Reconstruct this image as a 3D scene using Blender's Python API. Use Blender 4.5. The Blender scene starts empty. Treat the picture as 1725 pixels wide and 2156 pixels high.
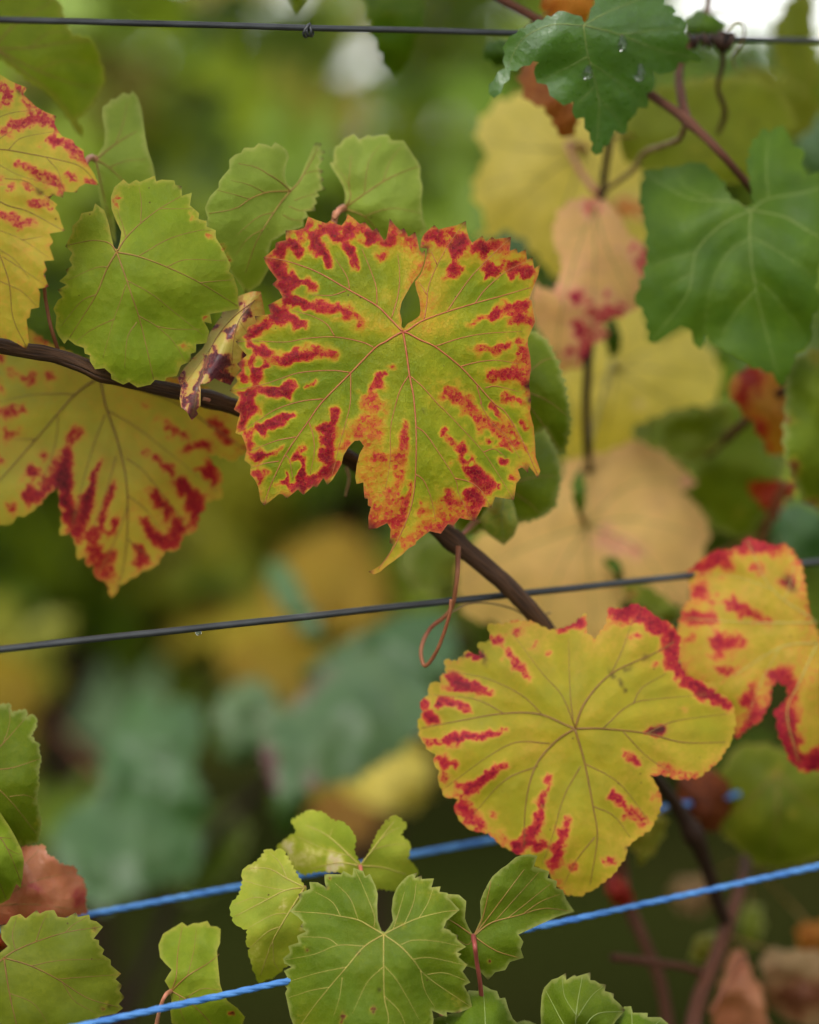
import bpy, math, random
import numpy as np
from mathutils import Vector, Matrix, Euler, noise
from mathutils.geometry import delaunay_2d_cdt

# ------------------------------------------------------------------ camera, sky, sun, exposure
scene = bpy.context.scene
COL = scene.collection
LENS, SENSOR, FOCUS, FSTOP = 85.0, 24.0, 1.06, 2.8
CAM_H, PITCH = 1.15, 7.6
cam_data = bpy.data.cameras.new('camera')
cam = bpy.data.objects.new('camera', cam_data); COL.objects.link(cam)
cam.location = (0, 0, CAM_H)
cam.rotation_euler = (math.radians(90 - PITCH), 0, 0)
cam_data.sensor_fit = 'HORIZONTAL'; cam_data.sensor_width = SENSOR; cam_data.lens = LENS
cam_data.clip_start = 0.05; cam_data.clip_end = 2000
cam_data.dof.use_dof = True; cam_data.dof.focus_distance = FOCUS
cam_data.dof.aperture_fstop = FSTOP; cam_data.dof.aperture_blades = 0
scene.camera = cam

SUN_EL, SUN_AZ = 52.0, 205.0            # azimuth measured clockwise from +Y: behind and left of the camera
world = bpy.data.worlds.new('World'); scene.world = world; world.use_nodes = True
wn, wl = world.node_tree.nodes, world.node_tree.links
wn.clear()
sky = wn.new('ShaderNodeTexSky'); sky.sky_type = 'NISHITA'; sky.sun_disc = False
sky.sun_elevation = math.radians(SUN_EL); sky.sun_rotation = math.radians(SUN_AZ)
sky.air_density = 1.0; sky.dust_density = 1.0; sky.ozone_density = 1.0
hs = wn.new('ShaderNodeHueSaturation'); hs.inputs['Saturation'].default_value = 0.22
bg = wn.new('ShaderNodeBackground'); bg.inputs['Strength'].default_value = 0.14
wo = wn.new('ShaderNodeOutputWorld')
wl.new(sky.outputs[0], hs.inputs['Color']); wl.new(hs.outputs[0], bg.inputs[0]); wl.new(bg.outputs[0], wo.inputs[0])

sl = bpy.data.lights.new('sun', 'SUN'); sl.energy = 1.4; sl.angle = math.radians(35); sl.color = (1.0, 0.97, 0.92)
sun = bpy.data.objects.new('sun', sl); COL.objects.link(sun)
az, el = math.radians(SUN_AZ), math.radians(SUN_EL)
sdir = Vector((math.sin(az) * math.cos(el), math.cos(az) * math.cos(el), math.sin(el)))
sun.rotation_euler = sdir.to_track_quat('Z', 'Y').to_euler()
sun.location = sdir * 5

scene.view_settings.view_transform = 'Standard'; scene.view_settings.look = 'None'
scene.view_settings.exposure = 1.32; scene.view_settings.gamma = 1.0
scene.view_settings.use_curve_mapping = False
scene.render.engine = 'CYCLES'
scene.cycles.use_denoising = True; scene.cycles.use_adaptive_sampling = True; scene.cycles.adaptive_threshold = 0.025
scene.cycles.max_bounces = 5; scene.cycles.diffuse_bounces = 3; scene.cycles.glossy_bounces = 2; scene.cycles.transmission_bounces = 4; scene.cycles.transparent_max_bounces = 4

# ------------------------------------------------------------------ picture direction -> place
F = LENS / SENSOR * 1725.0               # focal length in units of a 1725 px wide print
ROT = Euler((math.radians(90 - PITCH), 0, 0)).to_matrix()
CAMP = Vector((0, 0, CAM_H))
RN = np.array(ROT); CN = np.array(CAMP)
def P(x, y, d):
    return CAMP + ROT @ Vector(((x - 862.5) / F * d, -(y - 1078.0) / F * d, -d))
def PN(xy, d):
    d = np.asarray(d)
    v = np.stack([(xy[:, 0] - 862.5) / F * d, -(xy[:, 1] - 1078.0) / F * d, -d], 1)
    return v @ RN.T + CN

TILES = {'d': (0, 0, 3277 / 1725), 'a1': (900, 820, 700 / 1725), 'a2': (1500, 820, 700 / 1725),
         'a3': (900, 1520, 700 / 1725), 'a4': (1500, 1520, 700 / 1725),
         'r1': (0, 0, 1000 / 1725), 'r2': (0, 1200, 1000 / 1725), 'r3': (750, 500, 1000 / 1725),
         'r4': (1640, 2400, 1637 / 1725), 'r5': (900, 3150, 1000 / 1725), 'r6': (1750, 3350, 1000 / 1725),
         's1': (0, 2750, 1000 / 1602), 's2': (1850, 0, 1427 / 1725), 's3': (1850, 1200, 1427 / 1725),
         's4': (2300, 2700, 977 / 1509)}
def cv(tile, x, y):
    ox, oy, k = TILES[tile]
    return ((ox + x * k) * 1725 / 3277, (oy + y * k) * 1725 / 3277)
def T(s, width=2):
    """'a1 10,20 30,40 a2 5,6' -> list of print coordinates; extra numbers per point are kept (a third one is scaled)"""
    out, tile = [], 'd'
    for w in s.split():
        if ',' not in w:
            tile = w; continue
        n = [float(q) for q in w.split(',')]
        p = cv(tile, n[0], n[1])
        if len(n) > 2:
            p = p + (n[2] * TILES[tile][2] * 1725 / 3277,) + tuple(n[3:])
        out.append(p)
    return out
def TT(s):
    """several polylines separated by ';' (the tile carries over)"""
    out, tile = [], 'd'
    for part in s.split(';'):
        w = part.split()
        if not w:
            continue
        if ',' in w[0]:
            part = tile + ' ' + part
        out.append(T(part))
        for q in part.split():
            if ',' not in q:
                tile = q
    return out

# ------------------------------------------------------------------ materials
def new_mat(name):
    m = bpy.data.materials.new(name); m.use_nodes = True
    nt = m.node_tree; nt.nodes.clear()
    return m, nt.nodes, nt.links
def math_node(n, l, op, a, b=None, c=None, clamp=False):
    q = n.new('ShaderNodeMath'); q.operation = op; q.use_clamp = clamp
    for i, v in enumerate((a, b, c)):
        if v is None: continue
        if isinstance(v, (int, float)): q.inputs[i].default_value = v
        else: l.new(v, q.inputs[i])
    return q.outputs[0]
def mixc(n, l, fac, a, b, mode='MIX'):
    q = n.new('ShaderNodeMix'); q.data_type = 'RGBA'; q.blend_type = mode
    for sock, v in ((q.inputs['Factor'], fac), (q.inputs[6], a), (q.inputs[7], b)):
        if isinstance(v, (int, float)): sock.default_value = v
        elif isinstance(v, tuple): sock.default_value = v + (1,) if len(v) == 3 else v
        else: l.new(v, sock)
    return q.outputs[2]

def leaf_material(name, stops, rough=0.52, spec=0.14, trans=0.36, net=(0.55, 0.5, 0.15), net_amt=0.25, cell=0.30, rim=None, speck=1.0, bump=0.5, coat=0.0, gain=1.0, blue=1.0):
    gb = lambda c: (c[0] * gain, c[1] * gain, c[2] * gain * blue)
    stops = [(p, gb(c) if p < 0.5 else tuple(q * gain for q in c)) for p, c in stops]; net = gb(net)
    m, n, l = new_mat(name)
    out = n.new('ShaderNodeOutputMaterial')
    at = n.new('ShaderNodeAttribute'); at.attribute_name = 'tint'
    uv = n.new('ShaderNodeAttribute'); uv.attribute_name = 'leaf_cm'
    vd = n.new('ShaderNodeAttribute'); vd.attribute_name = 'vein_near'
    rm = n.new('ShaderNodeAttribute'); rm.attribute_name = 'rim'
    vec = uv.outputs['Vector']
    # wobble the cell pattern slightly
    nz = n.new('ShaderNodeTexNoise'); nz.inputs['Scale'].default_value = 5.0; nz.inputs['Detail'].default_value = 3
    l.new(vec, nz.inputs['Vector'])
    vo = n.new('ShaderNodeTexVoronoi'); vo.inputs['Scale'].default_value = 9.0
    l.new(vec, vo.inputs['Vector'])
    sep = n.new('ShaderNodeSeparateColor'); l.new(vo.outputs['Color'], sep.inputs[0])
    cellv = math_node(n, l, 'SUBTRACT', sep.outputs[0], 0.5)
    nzv = math_node(n, l, 'SUBTRACT', nz.outputs['Fac'], 0.5)
    win = math_node(n, l, 'MULTIPLY', at.outputs['Fac'], 1.8, clamp=True)
    a = math_node(n, l, 'MULTIPLY', cellv, cell)
    b = math_node(n, l, 'MULTIPLY', nzv, cell * 0.4)
    ab = math_node(n, l, 'MULTIPLY', math_node(n, l, 'ADD', a, b), win)
    ve = n.new('ShaderNodeTexVoronoi'); ve.feature = 'DISTANCE_TO_EDGE'; ve.inputs['Scale'].default_value = 9.0
    l.new(vec, ve.inputs['Vector'])
    edge = math_node(n, l, 'SUBTRACT', 1.0, math_node(n, l, 'MULTIPLY', ve.outputs['Distance'], 16.0, clamp=True))
    t = math_node(n, l, 'ADD', at.outputs['Fac'], ab)
    t = math_node(n, l, 'SUBTRACT', t, math_node(n, l, 'MULTIPLY', math_node(n, l, 'MULTIPLY', edge, 0.10), win))
    cr = n.new('ShaderNodeValToRGB'); cr.color_ramp.interpolation = 'LINEAR'
    els = cr.color_ramp.elements
    while len(els) < len(stops): els.new(0.5)
    for e, (p, c) in zip(els, stops):
        e.position = p; e.color = tuple(c) + (1,)
    l.new(t, cr.inputs[0])
    col = cr.outputs[0]
    # large soft mottling
    n2 = n.new('ShaderNodeTexNoise'); n2.inputs['Scale'].default_value = 1.1; n2.inputs['Detail'].default_value = 5
    l.new(vec, n2.inputs['Vector'])
    v2 = math_node(n, l, 'MULTIPLY_ADD', n2.outputs['Fac'], 0.55, 0.73)
    hsv = n.new('ShaderNodeHueSaturation'); l.new(col, hsv.inputs['Color']); l.new(v2, hsv.inputs['Value'])
    hsv.inputs['Saturation'].default_value = 1.0
    col = hsv.outputs[0]
    # fine reticulate veins
    col = mixc(n, l, math_node(n, l, 'MULTIPLY', edge, net_amt), col, net)
    # soft paler band along the main veins
    col = mixc(n, l, math_node(n, l, 'MULTIPLY', vd.outputs['Fac'], 0.12), col, net)
    if rim:
        col = mixc(n, l, math_node(n, l, 'MULTIPLY', rm.outputs['Fac'], 0.45), col, rim)  # leaf margin tone: the lit thin edge is painted into the colour
    tpn = n.new('ShaderNodeAttribute'); tpn.attribute_name = 'tip'
    col = mixc(n, l, math_node(n, l, 'MULTIPLY', tpn.outputs['Fac'], 1.0, clamp=True), col, (0.035, 0.012, 0.008))
    # small brown specks
    vs = n.new('ShaderNodeTexVoronoi'); vs.inputs['Scale'].default_value = 2.3
    l.new(vec, vs.inputs['Vector'])
    s2 = n.new('ShaderNodeSeparateColor'); l.new(vs.outputs['Color'], s2.inputs[0])
    sp = math_node(n, l, 'LESS_THAN', vs.outputs['Distance'], math_node(n, l, 'MULTIPLY', s2.outputs[1], 0.10))
    sp = math_node(n, l, 'MULTIPLY', sp, math_node(n, l, 'GREATER_THAN', s2.outputs[0], 0.72))
    col = mixc(n, l, math_node(n, l, 'MULTIPLY', sp, 0.75 * speck), col, (0.07, 0.035, 0.012))
    # relief: quilting between veinlets
    vq = n.new('ShaderNodeTexVoronoi'); vq.feature = 'F1'; vq.inputs['Scale'].default_value = 3.0
    l.new(vec, vq.inputs['Vector'])
    h = math_node(n, l, 'ADD', math_node(n, l, 'MULTIPLY', vq.outputs['Distance'], -0.10), math_node(n, l, 'MULTIPLY', edge, -0.02))
    h = math_node(n, l, 'ADD', h, math_node(n, l, 'MULTIPLY', nz.outputs['Fac'], 0.05))
    pr = n.new('ShaderNodeBsdfPrincipled')
    l.new(col, pr.inputs['Base Color'])
    if bump:
        bp = n.new('ShaderNodeBump'); bp.inputs['Strength'].default_value = bump; bp.inputs['Distance'].default_value = 0.004
        l.new(h, bp.inputs['Height']); l.new(bp.outputs[0], pr.inputs['Normal'])
    rr = math_node(n, l, 'MULTIPLY_ADD', nz.outputs['Fac'], 0.25, rough - 0.12)
    l.new(rr, pr.inputs['Roughness']); pr.inputs['Specular IOR Level'].default_value = spec
    pr.inputs['Coat Weight'].default_value = coat; pr.inputs['Coat Roughness'].default_value = 0.25
    tr = n.new('ShaderNodeBsdfTranslucent')
    tc = n.new('ShaderNodeHueSaturation'); tc.inputs['Saturation'].default_value = 1.15; tc.inputs['Value'].default_value = 1.25
    l.new(col, tc.inputs['Color']); l.new(tc.outputs[0], tr.inputs['Color'])
    mx = n.new('ShaderNodeMixShader'); mx.inputs[0].default_value = trans
    l.new(pr.outputs[0], mx.inputs[1]); l.new(tr.outputs[0], mx.inputs[2]); l.new(mx.outputs[0], out.inputs[0])
    return m

def plain(name, c1, c2, scale, rough=0.6, spec=0.3, metal=0.0, bump=0.3, stretch=(1, 1, 1), dist=0.001, bark=False):
    m, n, l = new_mat(name)
    out = n.new('ShaderNodeOutputMaterial'); pr = n.new('ShaderNodeBsdfPrincipled')
    tc = n.new('ShaderNodeTexCoord'); mp = n.new('ShaderNodeMapping'); mp.inputs['Scale'].default_value = stretch
    nz = n.new('ShaderNodeTexNoise'); nz.inputs['Scale'].default_value = scale; nz.inputs['Detail'].default_value = 6
    if bark:
        ba = n.new('ShaderNodeAttribute'); ba.attribute_name = 'bark'
        l.new(ba.outputs['Vector'], mp.inputs[0])
    else:
        l.new(tc.outputs['Object'], mp.inputs[0])
    l.new(mp.outputs[0], nz.inputs['Vector'])
    f = math_node(n, l, 'MULTIPLY_ADD', nz.outputs['Fac'], 2.2, -0.6, clamp=True)
    l.new(mixc(n, l, f, c1, c2), pr.inputs['Base Color'])
    pr.inputs['Roughness'].default_value = rough; pr.inputs['Specular IOR Level'].default_value = spec; pr.inputs['Metallic'].default_value = metal
    bp = n.new('ShaderNodeBump'); bp.inputs['Strength'].default_value = bump; bp.inputs['Distance'].default_value = dist
    l.new(nz.outputs['Fac'], bp.inputs['Height']); l.new(bp.outputs[0], pr.inputs['Normal'])
    l.new(pr.outputs[0], out.inputs[0])
    return m

def cs(r, g, b, k=0.62):
    """print colour -> linear base colour"""
    f = lambda v: (v / 255 / 12.92) if v < 10 else ((v / 255 + 0.055) / 1.055) ** 2.4
    return (f(r) * k, f(g) * k, f(b) * k)

RED = [(0.0, cs(128, 148, 30)), (0.16, cs(168, 170, 45)), (0.32, cs(212, 180, 70)), (0.46, cs(222, 138, 66)),
       (0.58, cs(212, 66, 52)), (0.72, cs(182, 26, 44)), (1.0, cs(116, 8, 30))]
M = {}
M['main'] = leaf_material('speckled_leaf', RED, trans=0.34, gain=0.86, blue=0.45, net=cs(215, 190, 80), net_amt=0.14, cell=0.20, rim=cs(205, 140, 70), bump=1.1)
M['yellow_red'] = leaf_material('yellow_red_leaf', [(0.0, cs(165, 172, 62)), (0.2, cs(200, 180, 66)), (0.36, cs(218, 178, 74)), (0.48, cs(222, 140, 80)),
                                (0.6, cs(200, 72, 68)), (0.76, cs(170, 42, 56)), (1.0, cs(96, 30, 40))], trans=0.34, blue=0.8, net=cs(220, 195, 90), net_amt=0.12, bump=0.7)
M['deep_red'] = leaf_material('red_streaked_leaf', [(0.0, cs(175, 180, 90)), (0.2, cs(195, 178, 66)), (0.36, cs(212, 172, 66)), (0.48, cs(214, 130, 66)),
                              (0.6, cs(190, 50, 46)), (0.76, cs(160, 32, 44)), (1.0, cs(88, 8, 18))], trans=0.34, net=cs(200, 180, 80), net_amt=0.08, cell=0.22)
M['gold_red'] = leaf_material('gold_red_leaf', [(0.0, cs(160, 160, 40)), (0.18, cs(186, 166, 48)), (0.34, cs(214, 172, 70)), (0.47, cs(220, 132, 72)),
                              (0.6, cs(206, 62, 56)), (0.76, cs(176, 28, 52)), (1.0, cs(110, 14, 36))], trans=0.32, gain=0.92, blue=0.75, net=cs(200, 170, 70), net_amt=0.08, cell=0.25)
M['green'] = leaf_material('green_leaf', [(0.0, cs(122, 146, 34)), (0.25, cs(146, 160, 44)), (0.45, cs(182, 172, 66)), (0.6, cs(206, 126, 58)), (0.8, cs(180, 62, 40)), (1.0, cs(90, 34, 22))],
                           trans=0.34, gain=1.03, blue=0.8, net=cs(168, 168, 62), net_amt=0.24, rim=cs(196, 184, 90), bump=0.8)
M['light_green'] = leaf_material('light_green_leaf', [(0.0, cs(140, 162, 62)), (0.3, cs(158, 174, 72)), (0.5, cs(190, 186, 84)), (0.7, cs(180, 110, 60)), (1.0, cs(110, 50, 30))],
                                 trans=0.36, gain=1.05, net=cs(180, 184, 88), net_amt=0.20, rim=cs(204, 200, 120), bump=0.7)
M['mid_green'] = leaf_material('mid_green_leaf', [(0.0, cs(108, 136, 30)), (0.3, cs(134, 150, 34)), (0.5, cs(170, 168, 50)), (0.7, cs(160, 100, 50)), (1.0, cs(90, 40, 24))],
                               trans=0.3, gain=0.76, blue=0.7, net=cs(164, 172, 84), net_amt=0.22, rim=cs(200, 198, 120), bump=0.8)
M['deep_green'] = leaf_material('deep_green_leaf', [(0.0, cs(66, 100, 26)), (0.3, cs(90, 118, 28)), (0.55, cs(122, 136, 34)), (1.0, cs(160, 150, 50))],
                                rough=0.5, spec=0.2, trans=0.30, blue=0.6, net=cs(130, 152, 80), net_amt=0.10, speck=0.2, bump=0.45)
M['glossy_green'] = leaf_material('glossy_green_leaf', [(0.0, cs(66, 104, 34)), (0.3, cs(88, 122, 42)), (0.55, cs(120, 138, 50)), (1.0, cs(160, 150, 60))],
                                  rough=0.30, spec=0.9, trans=0.30, gain=1.25, net=cs(130, 152, 80), net_amt=0.10, speck=0.2, bump=0.6)
M['olive'] = leaf_material('olive_leaf', [(0.0, cs(104, 118, 24)), (0.3, cs(128, 136, 28)), (0.6, cs(160, 150, 48)), (0.8, cs(170, 90, 50)), (1.0, cs(110, 40, 26))],
                           trans=0.34, net=cs(150, 150, 56), net_amt=0.12, rim=cs(176, 168, 80), bump=0.4)
M['pale_vein'] = leaf_material('yellow_veined_leaf', [(0.0, cs(150, 168, 48)), (0.3, cs(176, 180, 58)), (0.6, cs(214, 204, 110)), (0.85, cs(232, 216, 160)), (1.0, cs(232, 200, 150))],
                               trans=0.34, net=cs(206, 190, 84), net_amt=0.22, bump=0.5)
M['cream'] = leaf_material('cream_yellow_leaf', [(0.0, cs(206, 186, 100, 1.00)), (0.3, cs(218, 196, 126, 1.00)), (0.5, cs(222, 188, 126, 1.00)), (0.7, cs(212, 120, 70, 1.00)), (1.0, cs(170, 60, 40, 1.00))],
                           bump=0, trans=0.4, blue=0.7, net=cs(220, 204, 130, 1.00), net_amt=0.06, speck=0.3)
M['peach'] = leaf_material('peach_leaf', [(0.0, cs(214, 176, 104, 0.95)), (0.3, cs(220, 172, 112, 0.95)), (0.5, cs(224, 164, 128, 0.95)), (0.65, cs(196, 70, 76, 0.95)), (0.82, cs(150, 40, 66, 0.95)), (1.0, cs(96, 40, 70, 0.95))],
                           bump=0, trans=0.4, net=cs(224, 180, 130, 0.95), net_amt=0.05, speck=0.2)
M['teal'] = leaf_material('grey_green_leaf', [(0.0, cs(66, 108, 44)), (0.3, cs(90, 128, 66)), (0.6, cs(126, 152, 98)), (0.8, cs(130, 60, 72)), (1.0, cs(110, 26, 46))],
                          rough=0.40, spec=0.5, bump=0, trans=0.25, net=cs(140, 160, 120), net_amt=0.05, speck=0.1)
M['maroon'] = leaf_material('maroon_leaf', [(0.0, cs(186, 176, 70)), (0.25, cs(206, 178, 80)), (0.42, cs(206, 150, 70)), (0.52, cs(150, 50, 50)), (0.66, cs(96, 26, 36)), (1.0, cs(64, 24, 32))],
                            rough=0.4, spec=0.5, trans=0.24, net=cs(200, 170, 80), net_amt=0.06, cell=0.3, bump=0.7)
M['brown'] = leaf_material('withered_leaf', [(0.0, cs(196, 128, 84)), (0.3, cs(190, 104, 72)), (0.6, cs(176, 70, 62)), (1.0, cs(120, 40, 44))],
                           rough=0.45, spec=0.45, trans=0.22, gain=1.15, net=cs(206, 140, 100), net_amt=0.08, bump=0.9)
M['tan'] = leaf_material('tan_leaf', [(0.0, cs(170, 140, 96)), (0.4, cs(156, 112, 74)), (0.7, cs(120, 70, 44)), (1.0, cs(80, 44, 28))],
                         bump=0, trans=0.25, net=cs(170, 140, 100), net_amt=0.05)
M['orange'] = leaf_material('orange_leaf', [(0.0, cs(214, 160, 60)), (0.3, cs(212, 130, 52)), (0.55, cs(190, 60, 36)), (1.0, cs(130, 24, 24))],
                            bump=0, trans=0.34, net=cs(214, 150, 80), net_amt=0.05)
M['ochre'] = leaf_material('ochre_leaf', [(0.0, cs(150, 130, 30)), (0.4, cs(168, 132, 44)), (0.7, cs(160, 110, 56)), (1.0, cs(110, 70, 40))],
                           bump=0, trans=0.4, net=cs(170, 140, 60), net_amt=0.05, speck=0.2)
M['russet'] = leaf_material('russet_leaf', [(0.0, cs(190, 140, 80)), (0.4, cs(180, 108, 56)), (0.7, cs(140, 70, 34)), (1.0, cs(90, 44, 24))],
                            bump=0, trans=0.32, net=cs(190, 140, 90), net_amt=0.05)

V = {'red': plain('red_vein', cs(176, 84, 52), cs(196, 120, 66), 300, 0.5),
     'brown': plain('brown_vein', cs(164, 132, 56), cs(150, 104, 50), 300, 0.5),
     'dark': plain('dark_vein', cs(120, 84, 36), cs(146, 104, 44), 300, 0.5),
     'pale': plain('pale_vein', cs(140, 160, 84), cs(150, 156, 82), 300, 0.5),
     'yellow': plain('yellow_vein', cs(190, 182, 84), cs(180, 150, 72), 300, 0.5),
     'pink': plain('pink_petiole', cs(190, 96, 76), cs(206, 150, 110), 60, 0.5),
     'rose': plain('rose_petiole', cs(150, 60, 60), cs(170, 90, 70), 60, 0.5)}
M['cane'] = plain('cane_bark', cs(44, 28, 16, 0.7), cs(104, 70, 42, 0.7), 2.4, 0.6, 0.25, 0, 1.0, (1.6, 1.6, 0.32), 0.0012, True)
M['dark_cane'] = plain('dark_cane_bark', cs(36, 24, 14, 0.7), cs(70, 42, 26, 0.7), 2.4, 0.6, 0.25, 0, 1.0, (1.6, 1.6, 0.32), 0.0012, True)
M['red_cane'] = plain('red_cane_bark', cs(82, 46, 30, 0.7), cs(118, 70, 46, 0.7), 2.4, 0.6, 0.25, 0, 1.0, (1.6, 1.6, 0.32), 0.0012, True)
M['tendril'] = plain('tendril_skin', cs(120, 62, 38, 0.8), cs(150, 96, 60, 0.8), 120, 0.55)
M['straw'] = plain('pale_tendril', cs(150, 130, 80, 0.8), cs(120, 90, 50, 0.8), 120, 0.6)
M['wire'] = plain('dark_wire', cs(44, 44, 44, 0.7), cs(74, 76, 76, 0.7), 140, 0.42, 0.5, 0.25, 0.4, (0.2, 1, 1), 0.0006)
M['twine'] = plain('blue_twine', cs(44, 98, 168, 0.75), cs(88, 144, 202, 0.75), 260, 0.5, 0.4, 0, 0.5, (0.3, 1, 1), 0.0005)
M['bark'] = plain('trunk_bark', cs(44, 34, 24, 0.8), cs(82, 64, 46, 0.8), 30, 0.85, 0.1, 0, 1.0, (1, 1, 0.2), 0.01)
mw, n, l = new_mat('water')
o_ = n.new('ShaderNodeOutputMaterial'); p_ = n.new('ShaderNodeBsdfPrincipled')
p_.inputs['Transmission Weight'].default_value = 1.0; p_.inputs['Roughness'].default_value = 0.02; p_.inputs['IOR'].default_value = 1.33
l.new(p_.outputs[0], o_.inputs[0]); M['water'] = mw

# ------------------------------------------------------------------ geometry helpers
def link(name, me, mat, parent=None, label=None, kind=None, cat=None, group=None):
    o = bpy.data.objects.new(name, me); COL.objects.link(o)
    if mat is not None and me is not None: me.materials.append(mat)
    if parent is not None: o.parent = parent
    for k, v in (('label', label), ('kind', kind), ('category', cat), ('group', group)):
        if v: o[k] = v
    return o
def smooth(me):
    me.polygons.foreach_set('use_smooth', [True] * len(me.polygons)); me.update()

def tube_mesh(name, pts, radii, sides=6, cap=True, bumps=0.0, seed=0):
    pts = [Vector(p) for p in pts]; nP = len(pts)
    if not hasattr(radii, '__len__'): radii = [radii] * nP
    vs, fs = [], []
    t0 = (pts[1] - pts[0]).normalized()
    up = Vector((0, 0, 1)) if abs(t0.z) < 0.9 else Vector((0, 1, 0))
    nrm = t0.cross(up).normalized()
    for i, p in enumerate(pts):
        t = (pts[min(i + 1, nP - 1)] - pts[max(i - 1, 0)]).normalized()
        nrm = (nrm - t * nrm.dot(t)).normalized()
        b = t.cross(nrm)
        for k in range(sides):
            a = 2 * math.pi * k / sides
            r = radii[i]
            if bumps: r *= 1 + bumps * noise.noise(Vector((math.cos(a) * 1.2 + seed, math.sin(a) * 1.2, i * 0.35)))
            vs.append(p + (nrm * math.cos(a) + b * math.sin(a)) * r)
    for i in range(nP - 1):
        for k in range(sides):
            k2 = (k + 1) % sides
            fs.append((i * sides + k, i * sides + k2, (i + 1) * sides + k2, (i + 1) * sides + k))
    if cap:
        fs.append(tuple(range(sides))[::-1]); fs.append(tuple((nP - 1) * sides + k for k in range(sides)))
    me = bpy.data.meshes.new(name); me.from_pydata(vs, [], fs)
    if cap and sides >= 8:
        acc_ = 0.0; bk = []
        for i in range(nP):
            if i: acc_ += (pts[i] - pts[i - 1]).length
            for k in range(sides):
                a = 2 * math.pi * k / sides; bk += [math.cos(a), math.sin(a), acc_ * 100]
        at = me.attributes.new('bark', 'FLOAT_VECTOR', 'POINT'); at.data.foreach_set('vector', bk)
    smooth(me)
    return me

def catmull(pts, per=8, closed=False):
    pts = [np.array(p, float) for p in pts]; n_ = len(pts); out = []
    rng = range(n_ if closed else n_ - 1)
    for i in rng:
        p1, p2 = pts[i], pts[(i + 1) % n_]
        p0 = pts[(i - 1) % n_] if closed or i > 0 else 2 * p1 - p2
        p3 = pts[(i + 2) % n_] if closed or i < n_ - 2 else 2 * p2 - p1
        for k in range(per):
            t = k / per
            out.append(0.5 * ((2 * p1) + (p2 - p0) * t + (2 * p0 - 5 * p1 + 4 * p2 - p3) * t * t + (3 * p1 - p0 - 3 * p2 + p3) * t ** 3))
    if not closed: out.append(pts[-1])
    return np.array(out)

def seg_dist(q, a, b):
    """distance from each q (N,2) to each segment a-b (M,2) -> (N,M), and parameter"""
    ab = b - a; L = (ab ** 2).sum(1) + 1e-12
    d = q[:, None, :] - a[None]
    t = np.clip((d * ab[None]).sum(2) / L[None], 0, 1)
    r = d - t[..., None] * ab[None]
    return np.sqrt((r ** 2).sum(2)), t

def inside(q, poly):
    x, y = q[:, 0], q[:, 1]; c = np.zeros(len(q), bool)
    x1, y1 = poly[:, 0], poly[:, 1]; x2, y2 = np.roll(x1, -1), np.roll(y1, -1)
    for i in range(len(poly)):
        if y1[i] == y2[i]: continue
        m = ((y1[i] > y) != (y2[i] > y)) & (x < (x2[i] - x1[i]) * (y - y1[i]) / (y2[i] - y1[i]) + x1[i])
        c ^= m
    return c

def serrate(poly, size, amp, rnd, junction=None, jr=0):
    c = catmull(poly, 14, True)
    area = 0.5 * np.sum(c[:, 0] * np.roll(c[:, 1], -1) - np.roll(c[:, 0], -1) * c[:, 1])
    sgn = 1 if area > 0 else -1
    d = np.sqrt(((np.roll(c, -1, 0) - c) ** 2).sum(1)); s = np.concatenate([[0], np.cumsum(d)]); tot = s[-1]
    cc = np.vstack([c, c[:1]])
    at = lambda u: np.array([np.interp(u % tot, s, cc[:, 0]), np.interp(u % tot, s, cc[:, 1])])
    out, u = [], 0.0
    while u < tot - size * 0.5:
        L = size * rnd.uniform(0.65, 1.4)
        if u + L > tot: L = tot - u
        p0, p1 = at(u), at(u + L)
        tg = (p1 - p0); tg /= (np.linalg.norm(tg) + 1e-9)
        nr = np.array([tg[1], -tg[0]]) * sgn
        k = amp * (L / size) * rnd.uniform(0.6, 1.35)
        if junction is not None and np.linalg.norm(at(u + L * .5) - np.array(junction)) < jr: k = 0
        out.append(p0)
        f = rnd.choice((0.38, 0.62))
        out.append(at(u + L * 0.3) + nr * k * 0.45 + 0)
        out.append(at(u + L * f) + nr * k)
        out.append(at(u + L * 0.82) + nr * k * 0.25)
        u += L
    return np.array(out)

def micro_teeth(poly, size, amp, rnd):
    """small irregular teeth along the longer stretches of a traced outline"""
    ar = np.sum(poly[:, 0] * np.roll(poly[:, 1], -1) - np.roll(poly[:, 0], -1) * poly[:, 1]); sg = 1 if ar > 0 else -1
    out = []
    for i in range(len(poly)):
        a, b = poly[i], poly[(i + 1) % len(poly)]; L = np.linalg.norm(b - a); out.append(a)
        k = int(L / size)
        if k < 1 or L < size * 1.2: continue
        t_ = (b - a) / L; nr = np.array([t_[1], -t_[0]]) * sg
        for q in range(k):
            u0 = (q + rnd.uniform(0.35, 0.65)) / k; m_ = amp * rnd.uniform(0.5, 1.4)
            out.append(a + (b - a) * u0 + nr * m_)
            if q < k - 1: out.append(a + (b - a) * (q + 0.95) / k - nr * amp * 0.2)
    return np.array(out)

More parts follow.
